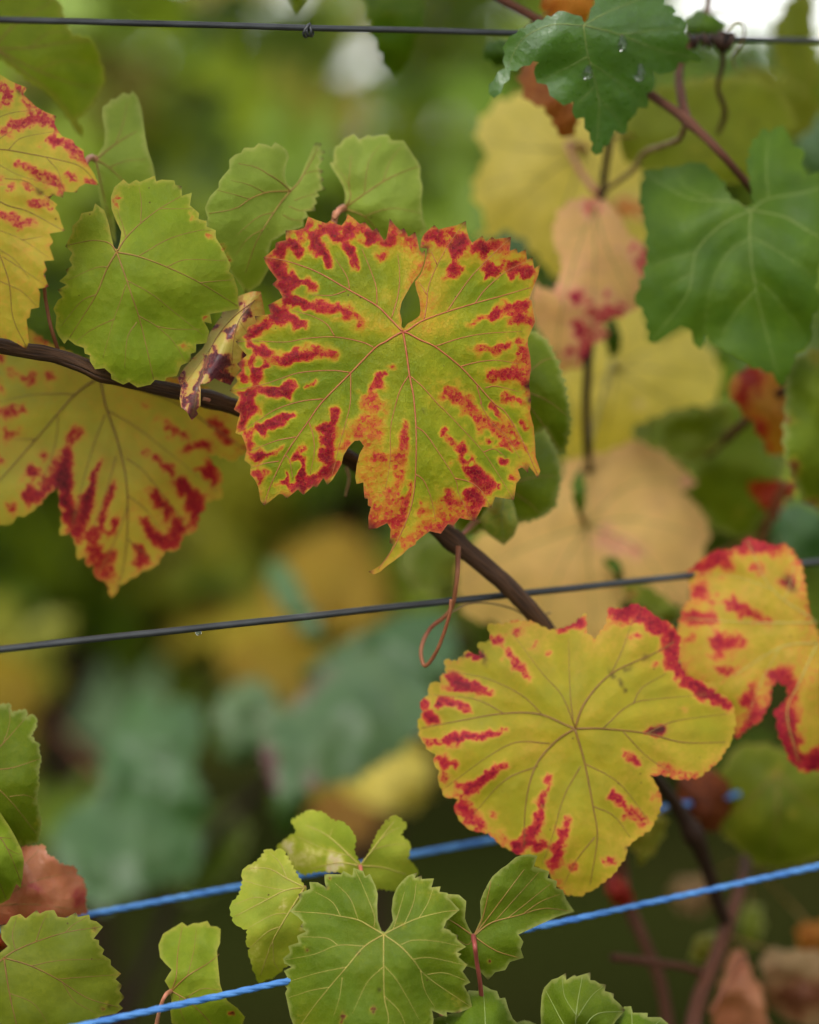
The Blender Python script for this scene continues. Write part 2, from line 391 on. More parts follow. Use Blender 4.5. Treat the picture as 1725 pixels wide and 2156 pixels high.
ALL = {}
def leaf(shoot, key, outline, D, mat, J, label=None, veins='', sides='', strokes='', g=(0, 0), dome=0.02, wave=0.004, h=9, teeth=None,
         base=(0.08, 0.12), edge=(0.0, 30), vein_green=0.0, vcol='brown', vw=4.6, seed=1, folds=(), name='leaf', pet=None, pet_col='pink', pet_w=5.0, quilt=0.0012, curl=0.0, bias=None, tips=None, spread=1.75, burn='', micro=None):
    rnd = random.Random(seed)
    poly = np.array(outline if isinstance(outline, list) else T(outline))[:, :2]
    J = T(J)[0] if isinstance(J, str) else J
    if teeth: poly = serrate(poly, teeth[0], teeth[1], rnd, J, teeth[2] if len(teeth) > 2 else 0)
    if micro: poly = micro_teeth(poly, micro[0], micro[1], rnd)
    poly0 = poly.copy()
    # subdivide long edges
    res = []
    for i in range(len(poly)):
        a, b = poly[i], poly[(i + 1) % len(poly)]
        k = max(1, int(np.linalg.norm(b - a) / h))
        for q in range(k):
            res.append(a + (b - a) * q / k)
    poly = np.array(res)
    cx, cy = poly.mean(0)
    lo, hi = poly.min(0), poly.max(0); R = 0.5 * max(hi - lo)
    s = D / F
    # interior points on a jittered triangular grid
    gx = np.arange(lo[0], hi[0], h); gy = np.arange(lo[1], hi[1], h * 0.866)
    X, Y = np.meshgrid(gx, gy); X[1::2] += h / 2
    q = np.stack([X.ravel(), Y.ravel()], 1)
    rs = np.random.RandomState(seed); q += rs.uniform(-0.18, 0.18, q.shape) * h
    q = q[inside(q, poly)]
    pa, pb = poly, np.roll(poly, -1, 0)
    if len(q):
        dm, _ = seg_dist(q, pa, pb); q = q[dm.min(1) > 0.5 * h]
    pts = np.vstack([poly, q])
    face = [list(range(len(poly)))]
    vo, _, fo, *_ = delaunay_2d_cdt([Vector(p) for p in pts], [], face, 1, 1e-4)
    xy = np.array([(v.x, v.y) for v in vo])
    # veins
    vlist = [np.array(v)[:, :2] for v in TT(veins)]; slist = [np.array(v)[:, :2] for v in TT(sides)]
    allv = [catmull(v, 5) for v in vlist + slist if len(v) > 1]
    ph = [rnd.uniform(0, 99) for _ in range(4)]
    def field(p):
        dx, dy = (p[:, 0] - J[0]), (p[:, 1] - J[1])
        ux, uy = p[:, 0] - cx, p[:, 1] - cy
        d = D + (g[0] * ux + g[1] * uy) * s
        r2 = (ux ** 2 + uy ** 2) / R ** 2
        d = d + dome * r2
        rr = np.sqrt(dx ** 2 + dy ** 2) / R
        th = np.arctan2(dy, dx)
        d = d + 0.45 * wave * rr ** 2 * (np.sin(th * 3 + ph[0]) + 0.6 * np.sin(th * 5 + ph[1]))
        w = np.array([noise.noise(Vector((x / R * 2.2 + ph[2], y / R * 2.2, ph[3]))) for x, y in p])
        d = d + wave * 0.9 * w
        for (p0, p1, kL, kR, soft) in folds:
            p0 = np.array(p0); p1 = np.array(p1); t_ = (p1 - p0) / np.linalg.norm(p1 - p0)
            sd = (p[:, 0] - p0[0]) * t_[1] - (p[:, 1] - p0[1]) * t_[0]
            sm = np.sqrt(sd ** 2 + soft ** 2) - soft
            d = d + np.where(sd > 0, kR, kL) * sm * s
        if curl: d = d + curl * np.maximum(0, r2 - 0.55) ** 2
        return d
    d = field(xy)
    if allv:
        va = np.vstack([v[:-1] for v in allv]); vb = np.vstack([v[1:] for v in allv])
        vd = np.concatenate([seg_dist(xy[i:i + 3000], va, vb)[0].min(1) for i in range(0, len(xy), 3000)])
        d = d - 0.5 * quilt * (1 - np.exp(-(vd / 22) ** 2))
    else:
        vd = np.full(len(xy), 99.0)
    md = np.concatenate([seg_dist(xy[i:i + 3000], pa, pb)[0].min(1) for i in range(0, len(xy), 3000)])
    co = PN(xy, d)
    # tint
    nz = np.array([noise.noise(Vector((x * s * 55 + ph[1], y * s * 55, ph[0]))) + 0.5 * noise.noise(Vector((x * s * 150, y * s * 150 + ph[2], 3))) for x, y in xy])
    nz2 = np.array([noise.noise(Vector((x * s * 330 + ph[3], y * s * 330, ph[1]))) for x, y in xy]) if strokes else None
    xyw = xy + (0.0011 / s) * np.stack([np.roll(nz2, 0), np.array([noise.noise(Vector((x * s * 300, y * s * 300 + 9, ph[2]))) for x, y in xy])], 1) * 1.6 if strokes else xy
    t = base[0] + base[1] * nz + edge[0] * np.exp(-md / edge[1]) * (0.75 + 0.5 * nz)
    if bias: t = t + bias[0] * (xy[:, 0] - cx) / R + bias[1] * (xy[:, 1] - cy) / R
    if vein_green: t = t - vein_green * np.exp(-vd / 14)
    for st in TT(strokes):
        st = [p if len(p) > 3 else p + (0.85,) for p in st]
        A = np.array(st)
        if len(A) == 1: A = np.vstack([A, A + np.array([[0.5, 0.5, 0, 0]])])
        dd, tt = seg_dist(xyw, A[:-1, :2], A[1:, :2])
        rr = A[:-1, 2][None] * (1 - tt) + A[1:, 2][None] * tt
        sg = A[:-1, 3][None] * (1 - tt) + A[1:, 3][None] * tt
        wob = np.clip(1 + 0.35 * nz + 0.8 * nz2, 0.25, 1.8) * (1.0 if spread > 2 else 0.88)
        f = np.clip((spread * rr * wob[:, None] - dd) / ((spread - 0.4) * rr * wob[:, None] + 1e-6), 0, 1); f = f * f * (3 - 2 * f)
        t = np.maximum(t, (t[:, None] * (1 - f) + sg * f).max(1))
    t = np.clip(t, 0, 1)
    tp = np.zeros(len(xy))
    if tips:
        pv = np.roll(poly0, 1, 0) - poly0; nx_ = np.roll(poly0, -1, 0) - poly0
        ca = (pv * nx_).sum(1) / (np.linalg.norm(pv, axis=1) * np.linalg.norm(nx_, axis=1) + 1e-9)
        cr_ = pv[:, 0] * nx_[:, 1] - pv[:, 1] * nx_[:, 0]
        ar = np.sum(poly0[:, 0] * np.roll(poly0[:, 1], -1) - np.roll(poly0[:, 0], -1) * poly0[:, 1])
        sel = poly0[(ca > -0.35) & (cr_ * ar < 0)]
        for q_ in sel:
            if rnd.random() < tips[1]:
                dq = np.hypot(xy[:, 0] - q_[0], xy[:, 1] - q_[1]); tp = np.maximum(tp, np.exp(-(dq / (tips[0] * rnd.uniform(0.6, 1.3))) ** 2))
    for st in TT(burn):
        A = np.array(st)
        if len(A) == 1: A = np.vstack([A, A + np.array([[0.5, 0.5, 0]])])
        dd, tt = seg_dist(xy, A[:-1, :2], A[1:, :2]); rr = A[:-1, 2][None] * (1 - tt) + A[1:, 2][None] * tt
        tp = np.maximum(tp, 0.9 * np.exp(-(dd / (rr * (1 + 0.5 * nz[:, None]))) ** 2).max(1))
    me = bpy.data.meshes.new(name); me.from_pydata([tuple(p) for p in co], [], [tuple(f) for f in fo])
    for nm, arr in (('tip', tp), ('tint', t), ('vein_near', np.exp(-(vd / 5.0) ** 2)), ('rim', np.exp(-(md / 3.0) ** 2))):
        at = me.attributes.new(nm, 'FLOAT', 'POINT'); at.data.foreach_set('value', arr.astype(np.float32))
    lc = np.stack([xy[:, 0] * s * 100 + seed * 7.3, xy[:, 1] * s * 100, np.full(len(xy), seed * 3.1)], 1)
    at = me.attributes.new('leaf_cm', 'FLOAT_VECTOR', 'POINT'); at.data.foreach_set('vector', lc.astype(np.float32).ravel())
    smooth(me)
    o = link(name, me, M[mat], shoot, label)
    # raised veins
    for grp, w0, w1 in ((vlist, vw, vw * 0.34), (slist, vw * 0.5, vw * 0.2)):
        for v in grp:
            if len(v) < 2: continue
            c = catmull(v, 6)
            dv = field(c)
            k = np.linspace(0, 1, len(c))
            rad = (w0 * (1 - k) + w1 * k) * 0.5 * s
            vdn = quilt * 0.0
            pv = PN(c, dv - rad * 0.35 - vdn)
            link('vein', tube_mesh('vein', pv, rad, 5), V[vcol], o)
    if pet:
        dJ = float(field(np.array([[pet[0][0], pet[0][1]]]))[0])
        pet = [(pet[0][0], pet[0][1], dJ + 0.0012)] + list(pet[1:])
        if len(pet) == 4 and abs(pet[1][2] - (D + 0.02)) < 1e-6: pet[1] = (pet[1][0], pet[1][1], max(pet[1][2], dJ + 0.015))
        pp = [np.array(p) for p in pet]           # (x, y, depth)
        c = catmull(pp, 8)
        pts3 = [P(a[0], a[1], a[2]) for a in c]
        link('petiole', tube_mesh('petiole', pts3, [pet_w * s * (1 - 0.25 * math.sin(math.pi * i / (len(c) - 1))) for i in range(len(c))], 8), V[pet_col], o)
    ALL[key] = o
    return o

def back_pet(J, D, to):
    """petiole path from a junction, behind the blade, to a point (x, y, depth) on a cane"""
    j = T(J)[0] if isinstance(J, str) else J
    mx, my = j[0] * 0.6 + to[0] * 0.4, j[1] * 0.6 + to[1] * 0.4
    dm = max(D, to[2]) + 0.012
    return [(j[0], j[1], D + 0.0005), (j[0] * .95 + to[0] * .05, j[1] * .95 + to[1] * .05, D + 0.02), (mx, my, dm + 0.012), to]

def thin_pet(j, d, stems):
    """a thin stalk from a small leaf back to the nearest stem of its shoot"""
    q = min(stems, key=lambda p: (p[0] - j[0]) ** 2 + (p[1] - j[1]) ** 2 + ((p[2] - d) * 3000) ** 2)
    return [(j[0], j[1], d), (j[0] * .6 + q[0] * .4, j[1] * .6 + q[1] * .4, max(d, q[2]) + 0.02), q]
S2_STEMS = [cv('s2', 360, 92) + (1.13,), cv('s2', 620, 260) + (1.135,), cv('s2', 900, 450) + (1.135,), cv('s2', 1090, 585) + (1.135,), cv('s2', 1250, 740) + (1.13,), cv('s2', 1060, 470) + (1.15,), cv('s2', 1055, 300) + (1.17,),
            cv('s2', 1180, 60) + (1.18,), cv('s2', 715, 660) + (1.21,), cv('s3', 618, 200) + (1.23,), cv('s3', 600, 480) + (1.235,), cv('s3', 608, 770) + (1.25,), cv('s3', 640, 1000) + (1.3,), cv('s3', 700, 1500) + (1.33,)]
S3_STEMS = [cv('s4', 480, 610) + (1.17,), cv('s4', 620, 800) + (1.19,), cv('s4', 740, 1000) + (1.2,), cv('s4', 820, 1200) + (1.21,), cv('s4', 890, 1420) + (1.22,), cv('s4', 1065, 1130) + (1.28,), cv('s4', 1010, 1350) + (1.25,), cv('s4', 925, 1600) + (1.23,),
            cv('s4', 850, 1800) + (1.22,), cv('s4', 770, 2000) + (1.21,), cv('s4', 290, 1200) + (1.25,), cv('s4', 330, 1420) + (1.25,), cv('s4', 430, 1650) + (1.25,), cv('s3', 1570, 425) + (1.2,), cv('s3', 1450, 520) + (1.215,), cv('s3', 1310, 640) + (1.24,),
            cv('s3', 1190, 740) + (1.262,), cv('s3', 1560, 880) + (1.24,), cv('s3', 1520, 980) + (1.25,), cv('s3', 1460, 1130) + (1.27,), cv('s3', 1400, 1300) + (1.3,)]
def shoot(label):
    o = bpy.data.objects.new('grapevine_shoot', None); COL.objects.link(o)
    o['label'] = label; o['category'] = 'vine shoot'
    return o
def cane(par, pts, r, mat='cane', name='cane', sides=10, per=10, bumps=0.10, label=None, nodes=()):
    """pts: (x, y, depth); r: radius in print px at each point or one value"""
    A = np.array([p for p in pts], float)
    rr = np.full(len(A), r, float) if not hasattr(r, '__len__') else np.array(r, float)
    c = catmull(np.hstack([A, rr[:, None]]), per)
    rad = [q[3] * q[2] / F for q in c]
    for (nx, ny) in nodes:                         # swollen nodes
        for i, q in enumerate(c):
            dd = math.hypot(q[0] - nx, q[1] - ny); rad[i] *= 1 + 0.28 * math.exp(-(dd / 22) ** 2)
    me = tube_mesh(name, [P(q[0], q[1], q[2]) for q in c], rad, sides, True, bumps, len(pts))
    return link(name, me, M[mat], par, label)

# ------------------------------------------------------------------ the place: ground, far rows
def ground():
    me = bpy.data.meshes.new('ground')
    n_ = 60; vs = []; fs = []
    rng = [-400, -60, -20] + [(-12 + i * 0.5) for i in range(49)] + [20, 60, 400]
    for y in rng:
        for x in rng:
            vs.append((x, y + 6, 0.03 * noise.noise(Vector((x * .7, y * .7, 0)))))
    k = len(rng)
    for i in range(k - 1):
        for j in range(k - 1):
            fs.append((i * k + j, i * k + j + 1, (i + 1) * k + j + 1, (i + 1) * k + j))
    me.from_pydata(vs, [], fs); smooth(me)
    m, n, l = new_mat('grass_ground')
    out = n.new('ShaderNodeOutputMaterial'); pr = n.new('ShaderNodeBsdfPrincipled')
    tc = n.new('ShaderNodeTexCoord')
    a = n.new('ShaderNodeTexNoise'); a.inputs['Scale'].default_value = 1.3; a.inputs['Detail'].default_value = 8
    b = n.new('ShaderNodeTexNoise'); b.inputs['Scale'].default_value = 40; b.inputs['Detail'].default_value = 5
    l.new(tc.outputs['Object'], a.inputs['Vector']); l.new(tc.outputs['Object'], b.inputs['Vector'])
    c = mixc(n, l, math_node(n, l, 'MULTIPLY_ADD', a.outputs['Fac'], 2.4, -0.7, clamp=True), (0.020, 0.025, 0.005), (0.036, 0.027, 0.009))
    c = mixc(n, l, math_node(n, l, 'MULTIPLY_ADD', b.outputs['Fac'], 2.0, -0.5, clamp=True), c, (0.022, 0.031, 0.005))
    l.new(c, pr.inputs['Base Color']); pr.inputs['Roughness'].default_value = 1.0; pr.inputs['Specular IOR Level'].default_value = 0.0
    bp = n.new('ShaderNodeBump'); bp.inputs['Strength'].default_value = 0.8; bp.inputs['Distance'].default_value = 0.05
    l.new(b.outputs['Fac'], bp.inputs['Height']); l.new(bp.outputs[0], pr.inputs['Normal']); l.new(pr.outputs[0], out.inputs[0])
    link('ground', me, m, None, 'grassy ground between the vine rows', 'structure')
ground()

# a small generic vine leaf: outline in polar form, slightly cupped
def leaf_template():
    k = 26; ring = []
    for i in range(k):
        a = -math.pi / 2 + (i + 0.5) / k * 2 * math.pi + 0
        lob = 0.80 + 0.20 * math.cos(5 * (a - math.pi / 2)) - 0.55 * math.exp(-((a + math.pi / 2) / 0.25) ** 2) - 0.55 * math.exp(-((a - 1.5 * math.pi) / 0.25) ** 2)
        lob *= 1 + 0.06 * (-1) ** i
        ring.append((lob * math.cos(a) * 0.5, lob * math.sin(a) * 0.5))
    vs = [(0, -0.12, 0)]
    for f in (0.5, 1.0):
        for x, y in ring:
            x2, y2 = x * f, -0.12 + (y + 0.12) * f
            z = -0.28 * (x2 ** 2 + y2 ** 2) + 0.06 * math.sin(6 * math.atan2(y2, x2)) * (f ** 2) + 0.10 * abs(x2)
            vs.append((x2, y2, z))
    fs = []
    for i in range(k):
        j = (i + 1) % k
        fs.append((0, 1 + i, 1 + j)); fs.append((1 + i, 1 + k + i, 1 + k + j)); fs.append((1 + i, 1 + k + j, 1 + j))
    return np.array(vs), np.array(fs)
LT_V, LT_F = leaf_template()

def far_leaf_material():
    m, n, l = new_mat('far_foliage')
    out = n.new('ShaderNodeOutputMaterial'); at = n.new('ShaderNodeAttribute'); at.attribute_name = 'leaf_colour'
    pr = n.new('ShaderNodeBsdfPrincipled'); tr = n.new('ShaderNodeBsdfTranslucent'); mx = n.new('ShaderNodeMixShader'); mx.inputs[0].default_value = 0.35
    l.new(at.outputs['Color'], pr.inputs['Base Color']); l.new(at.outputs['Color'], tr.inputs['Color'])
    pr.inputs['Roughness'].default_value = 0.45; pr.inputs['Specular IOR Level'].default_value = 0.25
    l.new(pr.outputs[0], mx.inputs[1]); l.new(tr.outputs[0], mx.inputs[2]); l.new(mx.outputs[0], out.inputs[0])
    return m
M['far'] = far_leaf_material()

def foliage(label, count, place, colour, size, seed):
    rnd = random.Random(seed)
    V_, F_, C_ = [], [], []; base = 0
    for i in range(count):
        q = place(rnd)
        if q is None: continue
        p, px, py = q
        sz = rnd.uniform(*size)
        # most leaves hang with the upper side turned out and up
        e = Euler((rnd.gauss(math.radians(62), 0.45), rnd.gauss(0, 0.35), rnd.gauss(0, 0.7)))
        R_ = np.array(e.to_matrix()); flip = np.diag([1, -1, 1])
        v = (LT_V @ flip * sz) @ R_.T + np.array(p)
        V_.append(v); F_.append(LT_F + base); base += len(v)
        C_.append(np.tile(np.array(colour(rnd, px, py) + (1.0,)), (len(v), 1)))
    me = bpy.data.meshes.new('vine_foliage')
    Vn = np.vstack(V_); Fn = np.vstack(F_)
    me.from_pydata(Vn.tolist(), [], Fn.tolist())
    at = me.attributes.new('leaf_colour', 'FLOAT_COLOR', 'POINT'); at.data.foreach_set('color', np.vstack(C_).astype(np.float32).ravel())
    smooth(me)
    return link('vine_foliage', me, M['far'], None, label, 'stuff')

ROWSLOPE = 0.45
def row_place(d0, zlo, zhi, xr, jit, gaps=()):
    def f(rnd):
        x = rnd.uniform(*xr); z = zlo + (zhi - zlo) * rnd.random() ** 0.9
        y = d0 + ROWSLOPE * x + rnd.gauss(0, jit)
        dens = 0.55 + 0.75 * noise.noise(Vector((x * 3.1, z * 3.1, d0)))
        low = min(1, (z - zlo) / 0.22)
        if rnd.random() > max(0.72, dens) * (0.25 + 0.75 * low): return None
        w = Vector((x, y, z)) - CAMP
        c = ROT.transposed() @ w
        px, py = 862.5 + c.x / -c.z * F, 1078 - c.y / -c.z * F
        for gx, gy, gr in gaps:
            if (px - gx) ** 2 + (py - gy) ** 2 < gr ** 2: return None
        return (x, y, z), px, py
    return f
PATCH = [(680, 250, 70, (0.30, 0.24, 0.03)), (650, 1230, 190, (0.51, 0.37, 0.051)), (820, 1660, 130, (0.58, 0.44, 0.068)),
         (380, 1160, 200, (0.27, 0.26, 0.017)), (60, 20, 160, (0.22, 0.26, 0.03)), (760, 20, 90, (0.22, 0.22, 0.03)), (30, 1420, 110, (0.37, 0.29, 0.034)),
         (640, 1700, 110, (0.41, 0.22, 0.085)), (470, 1350, 150, (0.37, 0.29, 0.034))]
def far_colour(rnd, px, py):
    g = rnd.random()
    c = (0.09 + 0.12 * g, 0.16 + 0.11 * g, 0.006 + 0.008 * rnd.random())
    if rnd.random() < 0.12: c = (0.22, 0.19, 0.025)
    if rnd.random() < 0.10: c = (0.10, 0.16, 0.07)
    for x, y, r, pc in PATCH:
        if (px - x) ** 2 + (py - y) ** 2 < (r * rnd.uniform(0.6, 1.2)) ** 2 and rnd.random() < 0.85:
            c = tuple(q * rnd.uniform(0.75, 1.15) for q in pc)
    return c
GAPS = [(352, 108, 88), (745, 128, 92), (820, 150, 20), (455, 66, 66), (1480, 5, 145), (1700, 40, 150), (1600, 0, 100),
        (900, 420, 50), (250, 330, 50), (560, 300, 45), (120, 1420, 90), (770, 1130, 70), (540, 1950, 90)]
foliage('blurred green and yellow foliage of the next vine row', 8600, row_place(2.6, 0.58, 1.42, (-2.6, 3.4), 0.17, GAPS), far_colour, (0.07, 0.12), 5)
foliage('far green foliage of the vine row beyond', 7000, row_place(4.3, 0.5, 1.40, (-4, 5), 0.2, [(g[0], g[1], g[2] * 0.72) for g in GAPS[:7]]), far_colour, (0.08, 0.13), 9)

def near_place(rnd):
    # the row in front goes on to both sides, above and below what the photograph shows
    x = rnd.uniform(-2.6, 3.2); z = rnd.uniform(0.45, 1.62); y = 1.10 + ROWSLOPE * x + rnd.gauss(0, 0.07)
    if y < 0.15: return None
    c = ROT.transposed() @ (Vector((x, y, z)) - CAMP)
    px, py = 862.5 + c.x / -c.z * F, 1078 - c.y / -c.z * F
    m_ = 0.09 / -c.z * F + 190
    if -m_ < px < 1725 + m_ and -m_ < py < 2156 + m_: return None
    if math.hypot(x, y) < 0.55: return None
    return (x, y, z), -9999, -9999
foliage('green foliage of the near vine row going on to both sides', 2600, near_place, far_colour, (0.07, 0.12), 21)

def trunk(x, y, h, r, lean, seed, label):
    rnd = random.Random(seed); pts = []; rad = []
    for i in range(14):
        t = i / 13
        pts.append((x + lean * t + 0.03 * noise.noise(Vector((seed, t * 3, 0))), y + 0.03 * noise.noise(Vector((seed, t * 3, 5))), -0.02 + t * h))
        rad.append(r * (1.25 - 0.5 * t) * (1 + 0.15 * noise.noise(Vector((t * 6, seed, 1)))))
    e = bpy.data.objects.new('vine', None); COL.objects.link(e); e['label'] = label; e['category'] = 'vine'
    link('trunk', tube_mesh('trunk', pts, rad, 10, True, 0.25, seed), M['bark'], e)
    top = Vector(pts[-1])
    for sg in (-1, 1):
        ap = [top, top + Vector((0.12 * sg, 0.05 * sg, 0.05)), top + Vector((0.32 * sg, 0.14 * sg, 0.07)), top + Vector((0.5 * sg, 0.22 * sg, 0.05))]
        c = catmull([tuple(p) for p in ap], 6)
        link('arm', tube_mesh('arm', [tuple(p) for p in c], [r * 0.6 * (1 - 0.5 * i / len(c)) for i in range(len(c))], 8, True, 0.2, seed), M['bark'], e)
    return e
trunk(-0.29, 2.55 + ROWSLOPE * -0.29, 0.70, 0.042, 0.0, 4, 'thick dark old vine trunk behind the blurred grey green leaves')
trunk(0.0, 2.55, 0.86, 0.032, -0.06, 5, 'slim leaning dark vine trunk blurred below the speckled leaf')

# ------------------------------------------------------------------ wires and twine
def line_depth(x, x0, d0, s):
    return (d0 - s * (x0 - 862.5) / F * d0) / (1 - s * (x - 862.5) / F)
def wire_pts(p0, p1, x0, d0, s, ext=2000, n_=120, sag=0.0):
    (xa, ya), (xb, yb) = p0, p1
    m_ = (yb - ya) / (xb - xa); out = []
    A = P(xa - ext, ya - m_ * ext, line_depth(xa - ext, x0, d0, s)); B = P(xb + ext, yb + m_ * ext, line_depth(xb + ext, x0, d0, s))
    for i in range(n_):
        t = i / (n_ - 1)
        p = A.lerp(B, t); p.z += 0.00015 * noise.noise(Vector((t * 30, xa, ya))) 
        out.append(p)
    return out
top = link('trellis_wire', tube_mesh('trellis_wire', wire_pts((0, 41), (1725, 86), 400, 1.05, 0.5, sag=-0.0012), 0.00122, 10), M['wire'], None,
           'dark steel trellis wire passing behind the glossy dark green leaf', None, 'wire')
mid = link('trellis_wire', tube_mesh('trellis_wire', wire_pts((0, 1367), (1450, 1212), 350, 1.055, 0.45), 0.00132, 10), M['wire'], None,
           'dark steel trellis wire with a hanging water drop, crossing in front of the brown cane', None, 'wire')

def twine(p0, p1, x0, d0, s, label, ext=1800):
    base = wire_pts(p0, p1, x0, d0, s, ext, 1300)
    e = bpy.data.objects.new('twine', None); COL.objects.link(e); e.location = base[0]
    e['label'] = label; e['category'] = 'twine'; e['group'] = 'blue plastic twine of the trellis'
    inv = Vector(base[0])
    acc = [0.0]
    for i in range(1, len(base)): acc.append(acc[-1] + (base[i] - base[i - 1]).length)
    t = (base[-1] - base[0]).normalized(); u = t.cross(Vector((0, 0, 1))).normalized(); w = t.cross(u)
    for k in range(3):
        pts = []
        for i, p in enumerate(base):
            a = acc[i] / 0.020 * 2 * math.pi + k * 2 * math.pi / 3 + 0.5 * noise.noise(Vector((acc[i] * 40, k, 0)))
            pts.append(p + (u * math.cos(a) + w * math.sin(a)) * 0.00046 - inv)
        link('strand', tube_mesh('strand', pts, [0.00088 * (1 + 0.12 * noise.noise(Vector((acc[i] * 160, k * 3, 1)))) for i in range(len(pts))], 7), M['twine'], e)
    return e
twine((190, 2156), (1725, 1824), 480, 1.045, 0.45, 'sharp blue twisted twine running in front of the small drooping leaf')
twine((190, 1925), (1040, 1768), 200, 1.125, 0.45, 'slightly blurred blue twine passing behind the yellow green leaf cluster')

# ------------------------------------------------------------------ leaves
# --- shoot 1: the long brown cane with the speckled leaf
S1 = shoot('long brown cane carrying the big red speckled green leaf')
cane(S1, [(-420, 640, 0.99), (-150, 690, 1.02), (0, 728, 1.052), (120, 750, 1.062), (230, 790, 1.067), (330, 815, 1.076), (430, 838, 1.084), (510, 862, 1.091), (620, 910, 1.098),
          (740, 968, 1.101), (840, 1045, 1.101), (930, 1118, 1.100), (1020, 1190, 1.100), (1090, 1255, 1.104), (1150, 1325, 1.112), (1230, 1440, 1.125), (1300, 1600, 1.15)],
     [17, 17, 17, 17, 17, 17, 17, 18, 18, 18, 19, 20, 20, 19, 19, 20, 21], nodes=((955, 1140), (215, 785), (440, 842)))

A_OUT = ('a2 262,1205 265,1140 245,1050 262,960 305,880 350,800 385,745 440,680 475,600 498,500 494,442 465,470 440,440 415,330 398,262 350,300 330,312 288,225 250,245 200,200 '
         'a1 1625,130 1610,240 1590,330 1570,345 1530,290 1500,225 1455,250 1400,190 1380,165 1330,185 1270,130 1210,88 1190,150 1150,200 1110,190 1040,150 1000,180 900,145 820,112 800,175 780,225 715,245 598,248 600,345 '
         '500,368 495,420 440,470 380,515 400,570 450,650 515,735 465,780 530,840 570,910 425,985 450,1075 292,1095 310,1160 220,1200 215,1260 105,1345 160,1420 215,1480 120,1565 165,1630 107,1690 125,1740 '
         'a3 45,105 140,170 88,290 150,330 125,400 103,520 165,545 200,630 215,690 192,790 255,840 248,930 290,975 330,1060 350,1190 385,1240 450,1190 530,1125 570,1125 607,1168 720,1080 775,1134 870,1045 905,1062 970,965 '
         '1010,1034 1060,985 1110,900 1150,830 1170,740 1220,660 1280,600 1330,595 1370,650 1330,720 1300,830 1285,960 1298,1024 1365,1010 1375,1168 1410,1170 1410,1235 1440,1250 1415,1340 1415,1475 1500,1460 1600,1410 '
         '1635,1470 1622,1605 1655,1620 1640,1670 1600,1760 1545,1820 1480,1860 1412,1890 1470,1917 1530,1890 1600,1830 1725,1740 '
         'a4 270,1720 330,1660 400,1622 410,1590 480,1535 540,1490 650,1514 720,1420 780,1428 835,1360 985,1395 1060,1250 1148,1258 1185,1150 1372,1184 1395,1020 1438,965 1410,880 1450,860 1512,918 1515,850 1560,900 1605,962 1632,900 '
         '1610,830 1585,760 1580,650 1568,470 1530,320 1540,200 1515,60 a2 1538,1920 1520,1760 1540,1600 1530,1480 1505,1370 1510,1310 1550,1220 1580,1150 1560,1040 1545,940 1520,930 1570,790 1610,690 1630,588 1570,625 1553,512 1500,540 '
         '1487,436 1410,472 1396,426 1330,450 1342,312 1190,335 1155,312 1095,360 1060,300 960,370 930,330 905,240 898,155 800,200 700,220 630,240 585,195 520,250 480,292 455,350 448,420 512,430 507,505 484,604 448,690 394,755 '
         '410,840 440,930 450,1040 440,1090 390,1130 320,1170 290,1215')
A_V = ('a2 275,1250 150,1120 15,990 a1 1220,835 900,655 600,550 390,515 ; a2 275,1250 210,1280 100,1350 a1 1480,1410 1235,1660 960,1940 a3 820,410 600,730 450,1040 390,1222 ;'
       'a2 278,1255 310,1450 340,1670 375,1850 a4 385,200 405,460 405,800 385,1100 325,1350 190,1640 30,1870 ; a2 280,1250 330,1265 450,1330 600,1400 840,1590 1010,1770 1180,1960 a4 1290,320 1450,590 1600,920 ;'
       'a2 280,1250 330,1230 400,1180 490,1130 700,1055 980,970 1250,895 1540,810')
A_S = ('a2 165,1110 225,900 245,700 225,480 ; a1 1500,980 1490,800 1420,600 1350,430 ; 1230,830 1200,700 1090,530 ; 1190,845 1050,890 860,885 ; 1480,1410 1350,1350 1080,1300 800,1315 600,1350 300,1340 130,1345 ;'
       '1080,1290 1000,1170 850,1090 660,1040 ; 1235,1650 1050,1630 750,1650 550,1710 370,1770 80,1825 ; a3 970,185 750,210 500,290 300,420 120,515 ; a1 1240,1665 1240,1800 1235,1960 a3 1190,420 1130,640 1050,960 ; '
       '830,420 870,550 880,720 840,930 ; 600,740 640,800 670,980 ; 700,560 500,600 250,700 ; 530,800 400,820 270,860 ; a2 335,1680 260,1800 210,1950 a4 155,480 150,800 100,1080 ; a2 355,1690 470,1790 620,1960 a4 690,300 900,520 1070,710 1230,950 1365,1175 ; '
       'a4 410,460 500,530 620,700 790,970 830,1120 950,1370 ; 790,970 920,1000 1040,1080 1140,1245 ; 405,930 480,990 550,1150 600,1390 ; 1070,710 1180,680 1300,770 ; a2 600,1390 850,1310 1100,1265 1450,1245 ; 850,1590 1000,1550 1200,1530 1420,1565 ; '
       '1090,1800 1200,1785 1420,1840 ; 1005,1780 1050,1950 a4 1040,230 1140,400 1300,560 1430,770 ; a2 485,1130 510,980 530,800 620,580 760,340 890,170 ; 710,1050 850,840 980,670 1200,450 1330,330 ; 985,970 1090,830 1300,650 1540,540 ; 510,880 430,750 ; 610,580 550,450')
